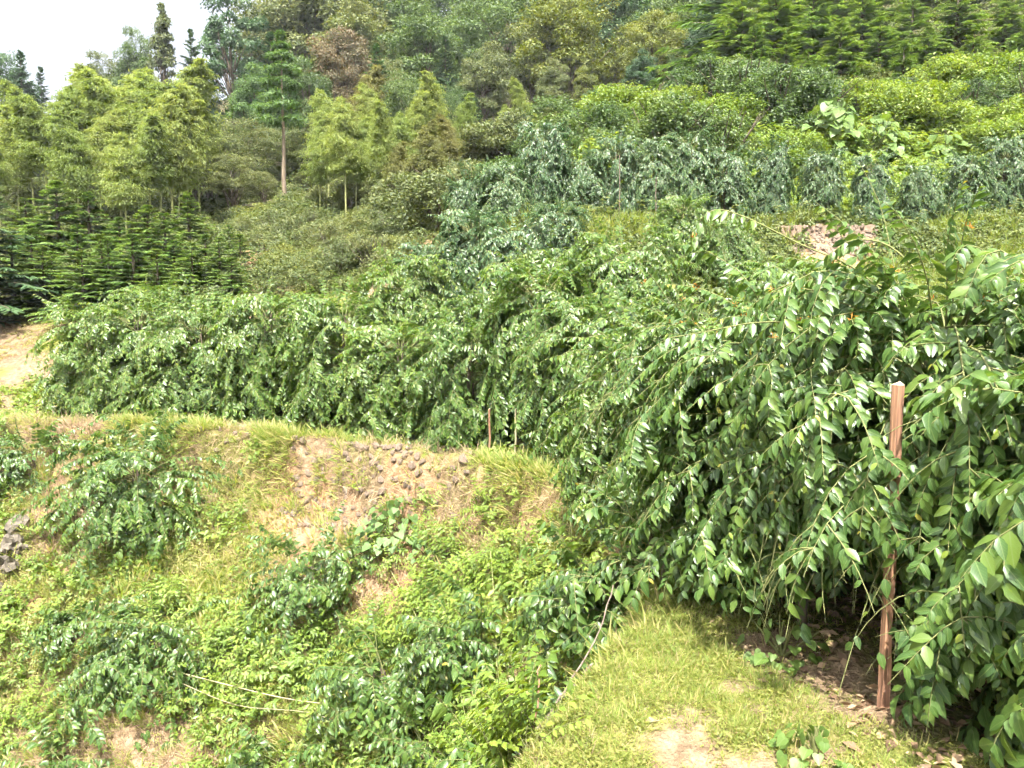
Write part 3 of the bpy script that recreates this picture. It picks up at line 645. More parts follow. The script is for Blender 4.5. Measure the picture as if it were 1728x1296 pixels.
def mk_bamboo(hh, rr, seed_lean, mat, start=.3):
    def f(root):
        n = 16; t = np.linspace(0, 1, n); lean = np.array(seed_lean)
        c = np.stack([lean[0] * (t ** 2.6), lean[1] * (t ** 2.6), hh * (t - .10 * t ** 4) - .2], -1)
        mb = MB(); trunk_mesh(mb, c, .05, .008, 7)
        for q in np.linspace(.04, .8, 20):      # nodes
            i = q * (n - 1); a = int(i); p = c[a] + (c[a + 1] - c[a]) * (i - a); r = .05 - .042 * q
            trunk_mesh(mb, [p, p + np.array([0, 0, .012]), p + np.array([0, 0, .024])], r * 1.22, r * 1.22, 7)
        mb.build('culm', M['culm'], root)
        nb = 128; q = start + (1 - start) * (np.repeat(np.arange(32), 4) + rng.uniform(.3, .7, nb)) / 32; i = q * (n - 1.001); a = i.astype(int); P = c[a] + (c[a + 1] - c[a]) * (i - a)[:, None]
        az = rng.uniform(0, 6.28, nb); qq = (q - start) / (1 - start); prof = (1 - qq) ** .65 * (.55 + .45 * sstep(0, .2, qq))
        L = rr * (.08 + 1.25 * prof) * rng.uniform(.6, 1.15, nb); el = np.radians(rng.uniform(15, 50, nb))
        pts, tan = paths(P, np.stack([np.cos(az) * np.cos(el), np.sin(az) * np.cos(el), np.sin(el)], -1), L, 7, 1.1 / np.maximum(L, .4), .05)
        mb = MB(); tubes(mb, pts[:, ::2], np.full(nb, .010), np.full(nb, .004), 3); mb.build('branches', M['culm'], root)
        m = 125; ii = rng.uniform(1, 7, (nb, m)); k = ii.astype(int); b = np.arange(nb)[:, None]; fr = (ii - k)[..., None]
        p = pts[b, k] * (1 - fr) + pts[b, np.minimum(k + 1, 7)] * fr + rng.normal(0, 1, (nb, m, 3)) * np.array([.22, .22, .11]) * np.maximum(L, .12)[:, None, None]
        y = tan[b, k] * .6 + rng.normal(0, .6, p.shape) + np.array([0, 0, -.55]); z = rng.normal(0, .5, p.shape) + np.array([0, 0, .8])
        rn = np.clip(rng.normal(.5, .2, (nb, m)), 0, 1); mb = MB()
        kp = (rng.random((nb, m)) < np.clip(L / (.75 * rr), .1, 1)[:, None]).ravel()
        scatter(mb, BAM, p.reshape(-1, 3)[kp], y.reshape(-1, 3)[kp], z.reshape(-1, 3)[kp], .18 * rng.uniform(.7, 1.3, kp.sum()), rn.ravel()[kp])
        kind(mb.build('foliage', M[mat], root), 'stuff')
    return f
def mk_bush(hh, cr, ncl, nl, size, mat):
    """twiggy bush leafed almost to the ground"""
    def f(root):
        u = rdir(ncl, -.15, 1); c = u * (rng.uniform(.35, .95, ncl) ** .6)[:, None] * np.array([cr, cr, hh * .85]); c[:, 2] += hh * .12
        mb = MB(); clump_leaves(mb, c, cr * rng.uniform(.20, .36, ncl), nl, size, up=.35, squash=.9); kind(mb.build('foliage', M[mat], root), 'stuff')
        mb = MB(); k = 14; az = rng.uniform(0, 6.28, k); el = np.radians(rng.uniform(45, 85, k))
        p, _ = paths(np.stack([.06 * np.cos(az), .06 * np.sin(az), 0 * az - .1], -1), np.stack([np.cos(az) * np.cos(el), np.sin(az) * np.cos(el), np.sin(el)], -1), np.full(k, hh * .95), 5, np.full(k, .15), .06)
        tubes(mb, p, np.full(k, .03 * hh ** .5), np.full(k, .006), 4); mb.build('stems', M['bark'], root)
    return f
KFIR = Kind([mk_conifer(5, 1.5, 17, 6, 'conifer'), mk_conifer(5, 1.35, 18, 6, 'conifer', needle=.27), mk_conifer(5, 1.7, 15, 6, 'conifer')])
KSPR = Kind([mk_conifer(9, 1.9, 26, 6, 'bluefir', needle=.36), mk_conifer(9, 1.6, 28, 6, 'bluefir', needle=.33)])
KBAM = Kind([mk_bamboo(9, .95, (1.0, .2), 'bamboo', .36), mk_bamboo(9, 1.05, (-.8, .5), 'bamboo', .32), mk_bamboo(9, .9, (.4, -.9), 'bamboo', .42)])
KTREE = Kind([mk_broad(9, 2.6, 6.5, 80, 280, .165, 'green'), mk_broad(9, 2.2, 7, 74, 280, .155, 'green', cone=.4), mk_broad(9, 3.0, 6, 90, 270, .165, 'green')])
KOLV = Kind([mk_broad(7, 2.4, 5.6, 90, 230, .125, 'olive', base=.15), mk_broad(7, 2.1, 5.4, 80, 230, .12, 'olive', base=.1)])
KBUSH = Kind([mk_bush(1.7, 1.2, 40, 130, .11, 'olive'), mk_bush(1.5, 1.4, 44, 130, .11, 'olive'), mk_bush(1.9, 1.1, 40, 130, .10, 'olive')])
KTALL = Kind([mk_broad(14, 2.4, 11, 46, 190, .26, 'green', trunk_r=.2, open_=.12)])
KSLIM = Kind([mk_broad(12, 1.7, 10, 60, 130, .24, 'olive', cone=.75)])

def stand(K, name, cat, px, top, y, natural, lab, grp, mats=None, wide=1.0, which=None, minh=1.2):
    """stand a plant on the hillside under a photo column so that its tip reaches the given photo row"""
    x = (px - 864) / FPX * y * 1.0; z = H1(x, y); ztop = at(px, top, y)[2]; s = max(minh / natural, (ztop - z) / natural)
    return K.place(name, (x, y, z - .05), rng.uniform(0, 6.28), (s * wide, s * wide, s), lab, cat, grp, which, mats)

# skyline at the upper left
stand(KTREE, 'broadleaf_tree', 'tree', 18, 98, 62, 9, 'dark round tree at the far left of the skyline', 'skyline trees', {'crown': M['bluefir']}, 1.0)
stand(KSPR, 'conifer_tree', 'conifer', 60, 86, 60, 9, 'pointed conifer standing clear on the left skyline', 'skyline trees')
stand(KSPR, 'conifer_tree', 'conifer', 92, 112, 63, 9, 'shorter pointed conifer right of the one clear on the left skyline', 'skyline trees')
stand(KTREE, 'broadleaf_tree', 'tree', 190, 90, 66, 9, 'thin-topped tree on the skyline behind the tallest bamboo', 'skyline trees', {'crown': M['olive']}, .9)
stand(KTREE, 'broadleaf_tree', 'tree', 246, 48, 66, 9, 'slim knobbly tree left of the narrow cone on the skyline', 'skyline trees', None, .62, 1)
stand(KSLIM, 'cone_shaped_tree', 'tree', 293, 8, 64, 12, 'tall narrow cone-shaped tree rising highest on the left skyline', 'skyline trees', None, .8)
stand(KSPR, 'conifer_tree', 'conifer', 340, 50, 66, 9, 'small conifer between the narrow cone and the tall open tree', 'skyline trees')
stand(KTALL, 'open_crowned_tree', 'tree', 405, -25, 58, 14, 'tall dark open-crowned tree against the sky left of the hilltop', 'skyline trees', {'crown': M['bluefir']}, .95)
stand(KTREE, 'broadleaf_tree', 'tree', 340, 130, 58, 9, 'green tree below the narrow cone-shaped skyline tree', 'skyline trees', {'crown': M['bluefir']})
stand(KTREE, 'broadleaf_tree', 'tree', 440, 110, 56, 9, 'green tree below the tall open-crowned skyline tree', 'skyline trees', {'crown': M['conifer']})
# the pine with the bare trunk
def bare_pine(root):
    hh = 8.4; mb = MB(); trunk_mesh(mb, [(0, 0, -.3), (.03, 0, 1.6), (-.02, 0, 3.4), (.02, .02, 5.6), (0, 0, 8.2)], .13, .03, 9); 
    for k in range(10):
        a = rng.uniform(0, 6.28); z = rng.uniform(2, 4.2); trunk_mesh(mb, [(0, 0, z), (.25 * math.cos(a), .25 * math.sin(a), z + .05), (.45 * math.cos(a), .45 * math.sin(a), z)], .015, .005, 4)
    mb.build('trunk', M['palebark'], root)
    cs, rs = [], []
    for z, r in ((4.35, 1.15), (4.9, 1.25), (5.5, 1.05), (6.1, .95), (6.7, .85), (7.3, .62), (7.9, .38), (8.3, .16)):
        for a in rng.uniform(0, 6.28, 7): cs.append((r * .62 * math.cos(a), r * .62 * math.sin(a), z + rng.normal(0, .08))); rs.append(r * .42)
    mb = MB(); clump_leaves(mb, np.array(cs), np.array(rs), 150, .2, squash=.38, up=.8, tpl=CON); kind(mb.build('crown', M['conifer'], root), 'stuff')
x = (487 - 864) / FPX * 36; stand(Kind([bare_pine]), 'bare_trunked_pine', 'pine', 487, 55, 36, 8.4, 'pine with a straight bare trunk and layered crown left of centre', None)

# bamboo
bl = [(a_, b_, c_ - 4.0, d_ * 1.5, e_) for a_, b_, c_, d_, e_ in [(70, 140, 41, .9, 0), (145, 180, 37, .9, 0), (215, 120, 40, 1.0, 0), (250, 130, 40.5, 1.0, 0), (310, 160, 38.5, .9, 0), (345, 130, 42, .9, 0),(12, 205, 37, .9, 0), (45, 180, 39, .9, 0), (95, 150, 38, 1, 0), (125, 122, 39, 1.05, 0), (160, 140, 40, .95, 0), (200, 100, 41, 1.05, 0), (235, 92, 42, 1.1, 0), (222, 212, 36, .95, 0),
      (262, 190, 37, .9, 0), (300, 112, 41, 1.05, 0), (325, 100, 42, 1.0, 0), (280, 130, 38, .9, 0), (180, 170, 38, .9, 0)]]
for k, (px, tp, y, wd, v) in enumerate(bl):
    stand(KBAM, 'bamboo_culm', 'bamboo', px, tp, y, 8.1, 'feathery yellow-green bamboo, ' + fromleft(k) + ' in the left grove', 'bamboo in the left grove', None, wd)
bm = [(a_, b_, c_ - 5.2, d_ * 1.45, e_) for a_, b_, c_, d_, e_ in [(545, 190, 37, .85, 0), (605, 190, 36.5, .8, 0), (668, 230, 35, .9, 1), (700, 150, 39, .9, 0), (782, 150, 40, .9, 0), (822, 215, 36.5, .9, 1), (862, 205, 37, .85, 0), (640, 130, 41, .9, 0), (690, 260, 34.5, .9, 1),(560, 138, 39, .85, 0), (588, 148, 36, .85, 0), (618, 108, 42, .9, 1), (650, 172, 35.5, .8, 0), (682, 178, 36, .85, 0), (712, 200, 34.5, .95, 1), (735, 122, 40, .95, 0), (765, 188, 35, .9, 1),
      (800, 205, 36, .8, 1), (848, 170, 39, .8, 0), (880, 128, 38, .8, 0), (905, 190, 36, .8, 0), (740, 215, 33.5, .9, 1)]]
for k, (px, tp, y, wd, v) in enumerate(sorted(bm)):
    stand(KBAM, 'bamboo_culm', 'bamboo', px, tp, y, 8.1, ('brownish' if v else 'bright green') + ' bamboo, ' + fromleft(k) + ' in the middle grove', 'bamboo in the middle grove', {'foliage': M['bamboo_dry']} if v else None, wd)

# young conifers above the left end of the terrace
yc = sorted([(-10, 330, 24.5), (28, 400, 25.5), (62, 385, 27.5), (108, 312, 30), (140, 385, 27), (178, 400, 26.5), (210, 372, 29), (258, 352, 28), (300, 410, 26), (326, 330, 30), (352, 400, 26.5), (392, 395, 28), (95, 430, 26), (240, 430, 25.5), (160, 330, 32), (55, 340, 31), (410, 400, 26), (285, 365, 27.5), (375, 405, 25.5), (190, 410, 25.5), (330, 415, 25), (230, 400, 25), (270, 425, 24.3), (145, 430, 24.8), (395, 440, 24.3), (80, 420, 25)])
yc = [(px, tp - 6, y - (1.8 if px > 110 else .2)) for px, tp, y in yc]
for k, (px, tp, y) in enumerate(yc):
    stand(KFIR, 'young_conifer', 'conifer', px, tp, y, 5, ('young conifer ' + fromleft(k) + ' in the belt below the left bamboo'), 'young conifers below the left bamboo', {'crown': M['bluefir']} if px < 20 else None, 2.0)
# grey-green small trees between the groves
og = sorted([(365, 198, 42), (430, 205, 43), (400, 262, 38), (535, 205, 45), (525, 290, 38), (450, 290, 39), (340, 240, 41), (15, 280, 38), (70, 300, 39), (570, 300, 39), (155, 250, 43), (620, 290, 40), (480, 230, 46), (600, 300, 33), (680, 310, 31), (740, 290, 31), (790, 262, 32), (840, 255, 31), (890, 225, 34), (640, 330, 31), (935, 215, 33)])
for k, (px, tp, y) in enumerate(og):
    stand(KOLV, 'olive_green_tree', 'tree', px, tp, y, 7, 'low grey-green rounded tree, ' + fromleft(k) + ' behind the scrub and bamboo', 'grey-green trees among the bamboo', None, 1.5)
# olive scrub on the hillside
sb = sorted([(705, 440, 25), (735, 400, 26.5), (760, 370, 27), (430, 455, 25), (575, 470, 24), (515, 470, 24.2), (630, 470, 23.8), (800, 330, 28), (720, 350, 29.5), (670, 365, 29), (410, 455, 26),(440, 345, 33), (500, 352, 33.5), (545, 345, 33), (600, 355, 32), (470, 385, 30), (530, 380, 30), (590, 390, 29.5), (645, 385, 30), (450, 425, 27), (500, 412, 27.5), (555, 415, 27), (610, 420, 26.5), (660, 415, 27), (700, 400, 28), (480, 450, 25), (545, 448, 24.8), (600, 450, 24.6), (655, 450, 24.6), (690, 362, 32), (420, 390, 30)])
sb = [q for q in sb if not (395 < q[0] < 445 and q[2] < 29) and not (688 < q[0] < 745 and q[2] < 26)]
for k, (px, tp, y) in enumerate(sb):
    stand(KBUSH, 'scrub_bush', 'bush', px, tp - 8, y, 1.75, 'olive scrub bush, ' + fromleft(k) + ' on the open hillside below the bamboo', 'scrub bushes on the hillside', {'foliage': M['yellow']} if k % 3 == 1 else None, 1.0, None, .95 + .25 * math.sin(k * 2.3))
# hill forest, top centre
fo = [(520, -20, 64, 'olive', 1.1), (560, -45, 68, 'olive', 1.2), (600, 5, 60, 'under', 1.1), (585, 60, 56, 'red', .8), (690, -30, 68, 'green', 1.1), (720, 30, 60, 'green', 1.0), (770, 10, 63, 'green', 1.0), (820, 70, 54, 'olive', .9),
      (855, -20, 68, 'green', 1.1), (900, 40, 58, 'olive', .8), (955, 0, 56, 'yellow', 1.15), (930, 100, 50, 'olive', .85), (985, 110, 49, 'yellow', .8), (1030, -30, 66, 'bluefir', 1.1), (1095, 28, 53, 'yellow', .95), (1075, 85, 49, 'bluefir', 1.0), (1135, 85, 48, 'green', .9),
      (1150, -30, 62, 'green', 1.1), (1200, 0, 56, 'bluefir', 1.0), (700, 130, 50, 'green', .9), (770, 150, 47, 'green', .8), (660, 110, 54, 'olive', .8), (480, 20, 66, 'bluefir', .8), (530, 95, 52, 'green', .8), (1000, 150, 44, 'bluefir', .9), (640, -40, 74, 'bluefir', 1.1), (790, -50, 76, 'green', 1.1), (940, -60, 78, 'green', 1.1), (1090, -60, 76, 'bluefir', 1.1)]
for k, (px, tp, y, mt, wd) in enumerate(sorted(fo)):
    stand(KTREE, 'broadleaf_tree', 'tree', px, tp, y, 9, {'olive': 'olive', 'yellow': 'yellowish', 'green': 'green', 'under': 'dull green', 'red': 'russet', 'bluefir': 'dark'}[mt] + ' round-crowned tree, ' + fromleft(k) + ' of the broadleaf forest on the hill', 'broadleaf forest on the hill', {'crown': M[mt]}, wd * 1.15)
cf = [(642, 75, 52), (805, 165, 46), (835, 195, 43), (470, 55, 50), (500, 130, 47), (755, 60, 58), (610, 170, 46), (885, 210, 40)]
for k, (px, tp, y) in enumerate(sorted(cf)):
    stand(KSPR, 'conifer_tree', 'conifer', px, tp, y, 9, 'dark conifer, ' + fromleft(k) + ' among the broadleaf forest and bamboo', 'conifers in the broadleaf forest', None, 1.15)
# conifers on the right-hand slope
rc = []
for y, tops, pxs in ((29.6, (118, 150), (1380, 1440, 1530, 1600, 1690)), (32.5, (70, 105), (1345, 1425, 1500, 1580, 1655, 1725)), (36, (20, 60), (1260, 1320, 1390, 1465, 1545, 1620, 1700)), (40, (-40, 0), (1235, 1300, 1365, 1435, 1510, 1590, 1665, 1740)), (46, (-110, -60), (1210, 1290, 1370, 1460, 1550, 1640, 1730))):
    for px in pxs: rc.append((px + rng.uniform(-12, 12), rng.uniform(*tops), y + rng.uniform(-1, 1)))
for k, (px, tp, y) in enumerate(sorted(rc)):
    stand(KFIR, 'conifer_tree', 'conifer', px, tp, y, 5, 'layered green conifer, ' + fromleft(k) + ' on the steep slope at upper right', 'conifers on the right slope', None, 1.9)
# leafy bushes round the head of the upper terrace
mb_ = sorted([(930, 215, 34, 'green'), (985, 205, 33, 'green'), (1040, 200, 32, 'yellow'), (1010, 240, 29, 'green'), (1085, 225, 30, 'yellow'), (1150, 190, 31, 'yellow'), (1185, 150, 33, 'green'), (1225, 115, 35, 'olive'), (1280, 120, 33, 'green'), (1330, 140, 31.5, 'green'),
              (1225, 205, 29, 'yellow'), (1270, 190, 29.5, 'green'), (1120, 255, 27, 'green'), (960, 260, 28, 'green'), (1650, 130, 31, 'yellow'), (1700, 150, 30, 'green'), (1580, 150, 31.5, 'yellow'), (760, 262, 29, 'olive'), (800, 270, 27, 'olive'), (850, 235, 31, 'olive'), (905, 240, 30, 'green'), (700, 300, 29, 'olive'), (870, 268, 26, 'green'), (740, 330, 26, 'olive'), (1060, 262, 26, 'yellow'), (1300, 165, 29, 'green'), (1345, 185, 28.5, 'green'), (1250, 150, 31, 'green'), (1440, 178, 29.5, 'yellow'), (1510, 160, 30, 'green'), (1545, 195, 28, 'yellow'), (1620, 175, 29, 'green'), (1675, 190, 28, 'yellow'), (1720, 175, 28.5, 'green'), (1640, 215, 26.5, 'yellow'), (1320, 225, 26, 'yellow'), (1210, 235, 26.5, 'green'), (1710, 225, 26, 'yellow'), (1165, 235, 27, 'green')])
KBG = Kind([mk_bush(1.8, 1.2, 50, 190, .10, 'green'), mk_bush(1.6, 1.3, 50, 190, .10, 'green')])
KOB = Kind([mk_bush(2.3, 1.15, 60, 190, .095, 'green'), mk_bush(2.5, 1.0, 56, 190, .09, 'green')])
for k, (px, tp, y, mt) in enumerate(mb_):
    stand(KOB if px > 1100 and mt != 'yellow' else KBG, 'leafy_bush', 'bush', px, tp, y, 1.7, {'green': 'green', 'yellow': 'bright yellow-green', 'olive': 'olive'}[mt] + ' leafy bush, ' + fromleft(k) + ' on the slopes around the upper terrace', 'bushes above the upper terrace', {'foliage': M['weed' if mt == 'yellow' and px > 1000 else 'green' if mt == 'olive' and px > 1000 else mt]}, 1.35, None, 1.5 + .35 * math.sin(k * 1.9))

# ------------------------------------------------------------------ broad-leaved herbs with leaves as parts
HEART = MB()
def t_heart():
    a = np.array([(0, .12), (-.22, 0), (-.46, .12), (-.5, .38), (-.34, .68), (0, 1.05), (.34, .68), (.5, .38), (.46, .12), (.22, 0)])
    V = [(0, .42, 0)] + [(x, y, .10 * abs(x) * 2 - .25 * y * y) for x, y in a]; V[0] = (0, .42, -.05)
    F = [(0, i + 1, (i + 1) % 10 + 1) for i in range(10)]
    return np.array(V), [np.array([(f[0], f[2], f[1]) for f in F])], np.array([(0, .42)] + [(x * 2, y) for x, y in a])
HT = t_heart()
def heart_mesh(mat):
    m = MB(); scatter(m, HT, np.zeros((1, 3)), np.array([[0, 1.0, 0]]), np.array([[0, 0, 1.0]]), 1.0, np.array([.5])); return m.mesh('leaf', mat)
def herb(name, lab, px, py, hh, rr, n, size, mat, y=None):
    p = on_ground(px, py) if y is None else np.array([(px - 864) / FPX * y, y, 0]); z0 = H1(p[0], p[1])
    root = thing(name, lab, 'plant', (p[0], p[1], z0 - .02)); hm = heart_mesh(M[mat])
    mb = MB(); k = 9; az = rng.uniform(0, 6.28, k); el = np.radians(rng.uniform(40, 88, k))
    pts, _ = paths(np.zeros((k, 3)), np.stack([np.cos(az) * np.cos(el), np.sin(az) * np.cos(el), np.sin(el)], -1), np.full(k, hh), 6, np.full(k, .25), .05)
    tubes(mb, pts, np.full(k, .012), np.full(k, .004), 4); mb.build('stems', M['twig'], root)
    for i in range(n):
        u = rdir(1, .02, 1)[0]; q = u * np.array([rr, rr, hh]) * rng.uniform(.6, 1); yv = np.array([u[0], u[1], -.45]) + rng.normal(0, .25, 3); zv = np.array([u[0] * .5, u[1] * .5 - .35, 1]) + rng.normal(0, .18, 3)
        X, Y, Z = frames(yv[None], zv[None]); s = size * rng.uniform(.7, 1.2); o = link('leaf', hm, root)
        o.matrix_local = Matrix(((X[0][0] * s, Y[0][0] * s, Z[0][0] * s, q[0]), (X[0][1] * s, Y[0][1] * s, Z[0][1] * s, q[1]), (X[0][2] * s, Y[0][2] * s, Z[0][2] * s, q[2]), (0, 0, 0, 1)))
herb('soft_leaved_bush', 'pale green soft-leaved bush growing out of the stone bank', 665, 915, .75, .55, 110, .14, 'pale')
herb('soft_leaved_plant', 'small pale green round-leaved plant below the bend of the terrace', 942, 925, .45, .25, 34, .16, 'pale')
herb('soft_leaved_plant', 'pale leafy plant low on the bare soil under the soft-leaved bush', 720, 940, .35, .3, 40, .09, 'pale')
herb('heart_leaved_bush', 'bush with large heart-shaped leaves above the upper terrace row', 1390, 232, 2.3, 1.05, 150, .36, 'heart', 26.6)
herb('heart_leaved_bush', 'lower heart-leaved bush right of the tallest heart-leaved one', 1468, 232, 1.6, .9, 100, .32, 'heart', 26.2)
herb('heart_leaved_bush', 'small heart-leaved bush farthest right in the yellow-green cover', 1575, 235, 1.3, .7, 70, .28, 'heart', 26)
herb('weedy_plant', 'small bright green weed on the grass near the red post foot', 1375, 1275, .16, .2, 34, .06, 'heart')
herb('weedy_plant', 'bright green leafy weed at the shaded path end', 1320, 1110, .3, .28, 40, .08, 'heart')

# ------------------------------------------------------------------ posts, canes, poles
def square_post(lab, x, y, hgt, wdt, lean=(0, 0), rz=.3):
    z = H1(x, y); root = thing('wooden_post', lab, 'post', (x, y, z), rz, 1, 'posts among the shrubs')
    mb = MB(); n = 9; hs = np.linspace(-.3, hgt, n); c = wdt / 2; ring = np.array([(-c, -c * .8), (-c * .8, -c), (c * .8, -c), (c, -c * .8), (c, c * .8), (c * .8, c), (-c * .8, c), (-c, c * .8)])
    V = []
    for h in hs:
        w_ = rng.normal(0, .0030, (8, 2)) + np.array([lean[0] * h, lean[1] * h])
        V += [(a, b, h) for a, b in ring * (1.05 - .05 * h / hgt) + w_]
    idx = np.arange(n * 8).reshape(n, 8); nx = np.roll(idx, -1, 1)
    mb.add(np.array(V), np.stack([idx[:-1], nx[:-1], nx[1:], idx[1:]], -1).reshape(-1, 4)); mb.build('shaft', M['post'], root, smooth=False)
    top = np.array(V[-8:]); mb = MB(); ctr = top.mean(0) + np.array([.01, 0, .022]); mb.add(np.vstack([top + np.array([0, 0, .002]), ctr]), np.array([(i, (i + 1) % 8, 8) for i in range(8)]))
    mb.build('sawn_top', M['postend'], root, smooth=False)
P0 = at(1489, 1195, 4.22)
square_post('thick reddish wooden post with a pale sawn top at right', P0[0], 4.22, 1.80, .046, (.0, -.01))
square_post('thin reddish post half hidden by leaves at the right edge', 3.16, 4.45, 1.15, .05)
def round_post(lab, x, y, hgt, r, mat, lean=(0, 0)):
    root = thing('stake', lab, 'stake', (x, y, H1(x, y)), 0, 1, 'stakes among the shrubs')
    mb = MB(); hs = np.linspace(-.25, hgt, 8); trunk_mesh(mb, [(lean[0] * h + rng.normal(0, .004), lean[1] * h, h) for h in hs], r, r * .85, 7); mb.build('shaft', M[mat], root)
    e = MB(); a = np.arange(7) * 2 * np.pi / 7; e.add(np.vstack([np.stack([r * .85 * np.cos(a), r * .85 * np.sin(a), 0 * a], -1), [(0, 0, .006)]]) + np.array([lean[0] * hgt, lean[1] * hgt, hgt]), np.array([(i, (i + 1) % 7, 7) for i in range(7)])); e.build('cut_end', M['postend'], root)
def stake(lab, px, py, top, y, r, mat):
    a = at(px, py, y); x = a[0]; z = H1(x, y); round_post(lab, x, y, at(px, top, y)[2] - z, r, mat)
a = lip_at(870); stake('pale slim stake at the lip where the terrace bends', 870, 775, 690, a[1] + .2, .016, 'cane')
a = lip_at(826); stake('dark reddish stake left of the pale slim stake', 826, 745, 690, a[1] + .55, .018, 'post')
stake('grey stake standing in shade left of the red post', 1352, 1075, 930, 5.35, .035, 'greycane')
stake('tall thin grey cane in the upper terrace row, the left one', 1045, 350, 262, 19.3, .013, 'greycane')
stake('thin grey cane in the upper terrace row, the right one', 1106, 372, 300, 19.4, .012, 'greycane')
def cane(name, lab, cat, pix, r, mat, grp=None, lift=.1):
    """a long stick lying on the slope, through points found on the ground"""
    P = []
    for px, py, l in pix:
        p = on_ground(px, py); P.append((p[0], p[1], H1(p[0], p[1]) + l))
    P = catmull(np.array(P), 5) if len(P) > 2 else np.array(P)
    mb = MB(); trunk_mesh(mb, P, r, r * .6, 6); o = mb.build(name, M[mat]); return tag(o, lab, cat, grp)
cane('fallen_cane', 'upper of two long pale canes lying across the bottom of the slope', 'cane', [(290, 1190, .5), (350, 1210, .5), (480, 1240, .5), (600, 1275, .55), (690, 1310, .6)], .009, 'cane', 'pale fallen canes')
cane('fallen_cane', 'lower thinner pale cane under the long one across the slope bottom', 'cane', [(300, 1200, .45), (400, 1245, .45), (520, 1270, .45), (610, 1305, .5), (680, 1340, .5)], .005, 'cane', 'pale fallen canes')
def pole(lab, pts, r, mat):
    P = np.array([at(*q) for q in pts]); P[:, 2] = np.maximum(P[:, 2], H(P[:, 0], P[:, 1]) + .03); P = catmull(P, 4) + rng.normal(0, .006, (4 * (len(P) - 1) + 1, 3))
    mb = MB(); trunk_mesh(mb, P, r, r * .6, 6); tag(mb.build('dead_pole', M[mat]), lab, 'pole', 'dead poles at the bottom centre')
pole('thick grey dead pole slanting up from the bottom centre', [(850, 1310, 4.5), (905, 1235, 4.7), (950, 1180, 4.9), (1000, 1120, 5.1)], .015, 'greycane')
pole('thin dead pole beside the thick grey one at bottom centre', [(872, 1310, 4.4), (930, 1200, 4.6), (975, 1130, 4.9), (1012, 1065, 5.2), (1035, 990, 5.5)], .008, 'greycane')
pole('brown upright dead stem just right of the slanting grey poles', [(888, 1310, 4.3), (905, 1190, 4.5), (912, 1125, 4.6)], .007, 'post')
cane('bare_shoot', 'long thin yellow-green shoot slanting down the middle of the slope', 'shoot', [(610, 930, .5), (670, 1035, .45), (720, 1130, .4), (755, 1235, .3)], .006, 'culm', 'long bare shoots')
cane('bare_shoot', 'thin upright yellow-green shoot right of the long slanting one', 'shoot', [(828, 1005, .6), (835, 1090, .4), (838, 1160, .2)], .005, 'culm', 'long bare shoots')
cane('bare_shoot', 'thin pale shoot lying level under the left end of the terrace', 'shoot', [(60, 776, .3), (170, 776, .35), (250, 760, .5), (300, 760, .6)], .008, 'culm', 'long bare shoots')

# ------------------------------------------------------------------ stones
def stone_mesh(k, sub=False):
    t = (1 + 5 ** .5) / 2
    V = np.array([(-1, t, 0), (1, t, 0), (-1, -t, 0), (1, -t, 0), (0, -1, t), (0, 1, t), (0, -1, -t), (0, 1, -t), (t, 0, -1), (t, 0, 1), (-t, 0, -1), (-t, 0, 1)], float); V = unit(V)
    F = np.array([(0, 11, 5), (0, 5, 1), (0, 1, 7), (0, 7, 10), (0, 10, 11), (1, 5, 9), (5, 11, 4), (11, 10, 2), (10, 7, 6), (7, 1, 8), (3, 9, 4), (3, 4, 2), (3, 2, 6), (3, 6, 8), (3, 8, 9), (4, 9, 5), (2, 4, 11), (6, 2, 10), (8, 6, 7), (9, 8, 1)])
    V = np.sign(V) * np.abs(V) ** .75 * rng.uniform(.8, 1.15, (12, 1)); m = MB().add(V, F); return m.mesh('stone', M['stone'], smooth=False)
STONES = [stone_mesh(k) for k in range(6)]
def put_stone(root, p, n, size):
    o = link('stone', STONES[rng.integers(6)], root); q = Vector(n).to_track_quat('Z', 'Y').to_matrix() @ Matrix.Rotation(rng.uniform(0, 6.28), 3, 'Z')
    s = np.array([rng.uniform(.8, 1.3), rng.uniform(.6, 1), rng.uniform(.45, .7)]) * size
    m = q.to_4x4() @ Matrix.Diagonal((s[0], s[1], s[2], 1)); m.translation = Vector(p) - root.location; o.matrix_local = m
c = lip_at(620); wl = thing('dry_stone_wall', 'crumbling dry stone facing of the terrace bank above the slope', 'wall', (c[0], c[1], H1(c[0], c[1]) - .8))
cnt = 0
for px in np.arange(500, 790, 7.2):
    a = lip_at(px)
    for r_ in range(9):
        dd = .03 + r_ * .07 + rng.uniform(-.02, .02); x = a[0] - .32 * dd + rng.normal(0, .03); y = a[1] - dd * 1.0
        dens = .9 if px < 640 and r_ > 0 else (.55 if px < 720 else .25)
        if rng.random() > dens or cnt >= 290: continue
        s = lipdist(np.array([x]), np.array([y]))[0]
        if s > 0: continue
        n = surf_normal(np.array([x]), np.array([y]), .05)[0]; put_stone(wl, (x, y, H1(x, y)), n, rng.uniform(.045, .085)); cnt += 1
# edging stones on the left lip
es = thing('stone_edging', 'loose pale stones edging the left end of the terrace', 'stones', tuple(np.append(lip_at(220), 0)))
for px in np.arange(120, 420, 9.0):
    if rng.random() < .7:
        a = lip_at(px); x, y = a[0] + rng.normal(0, .05), a[1] - rng.uniform(.0, .25); put_stone(es, (x, y, H1(x, y)), (0, -.3, 1), rng.uniform(.05, .09))
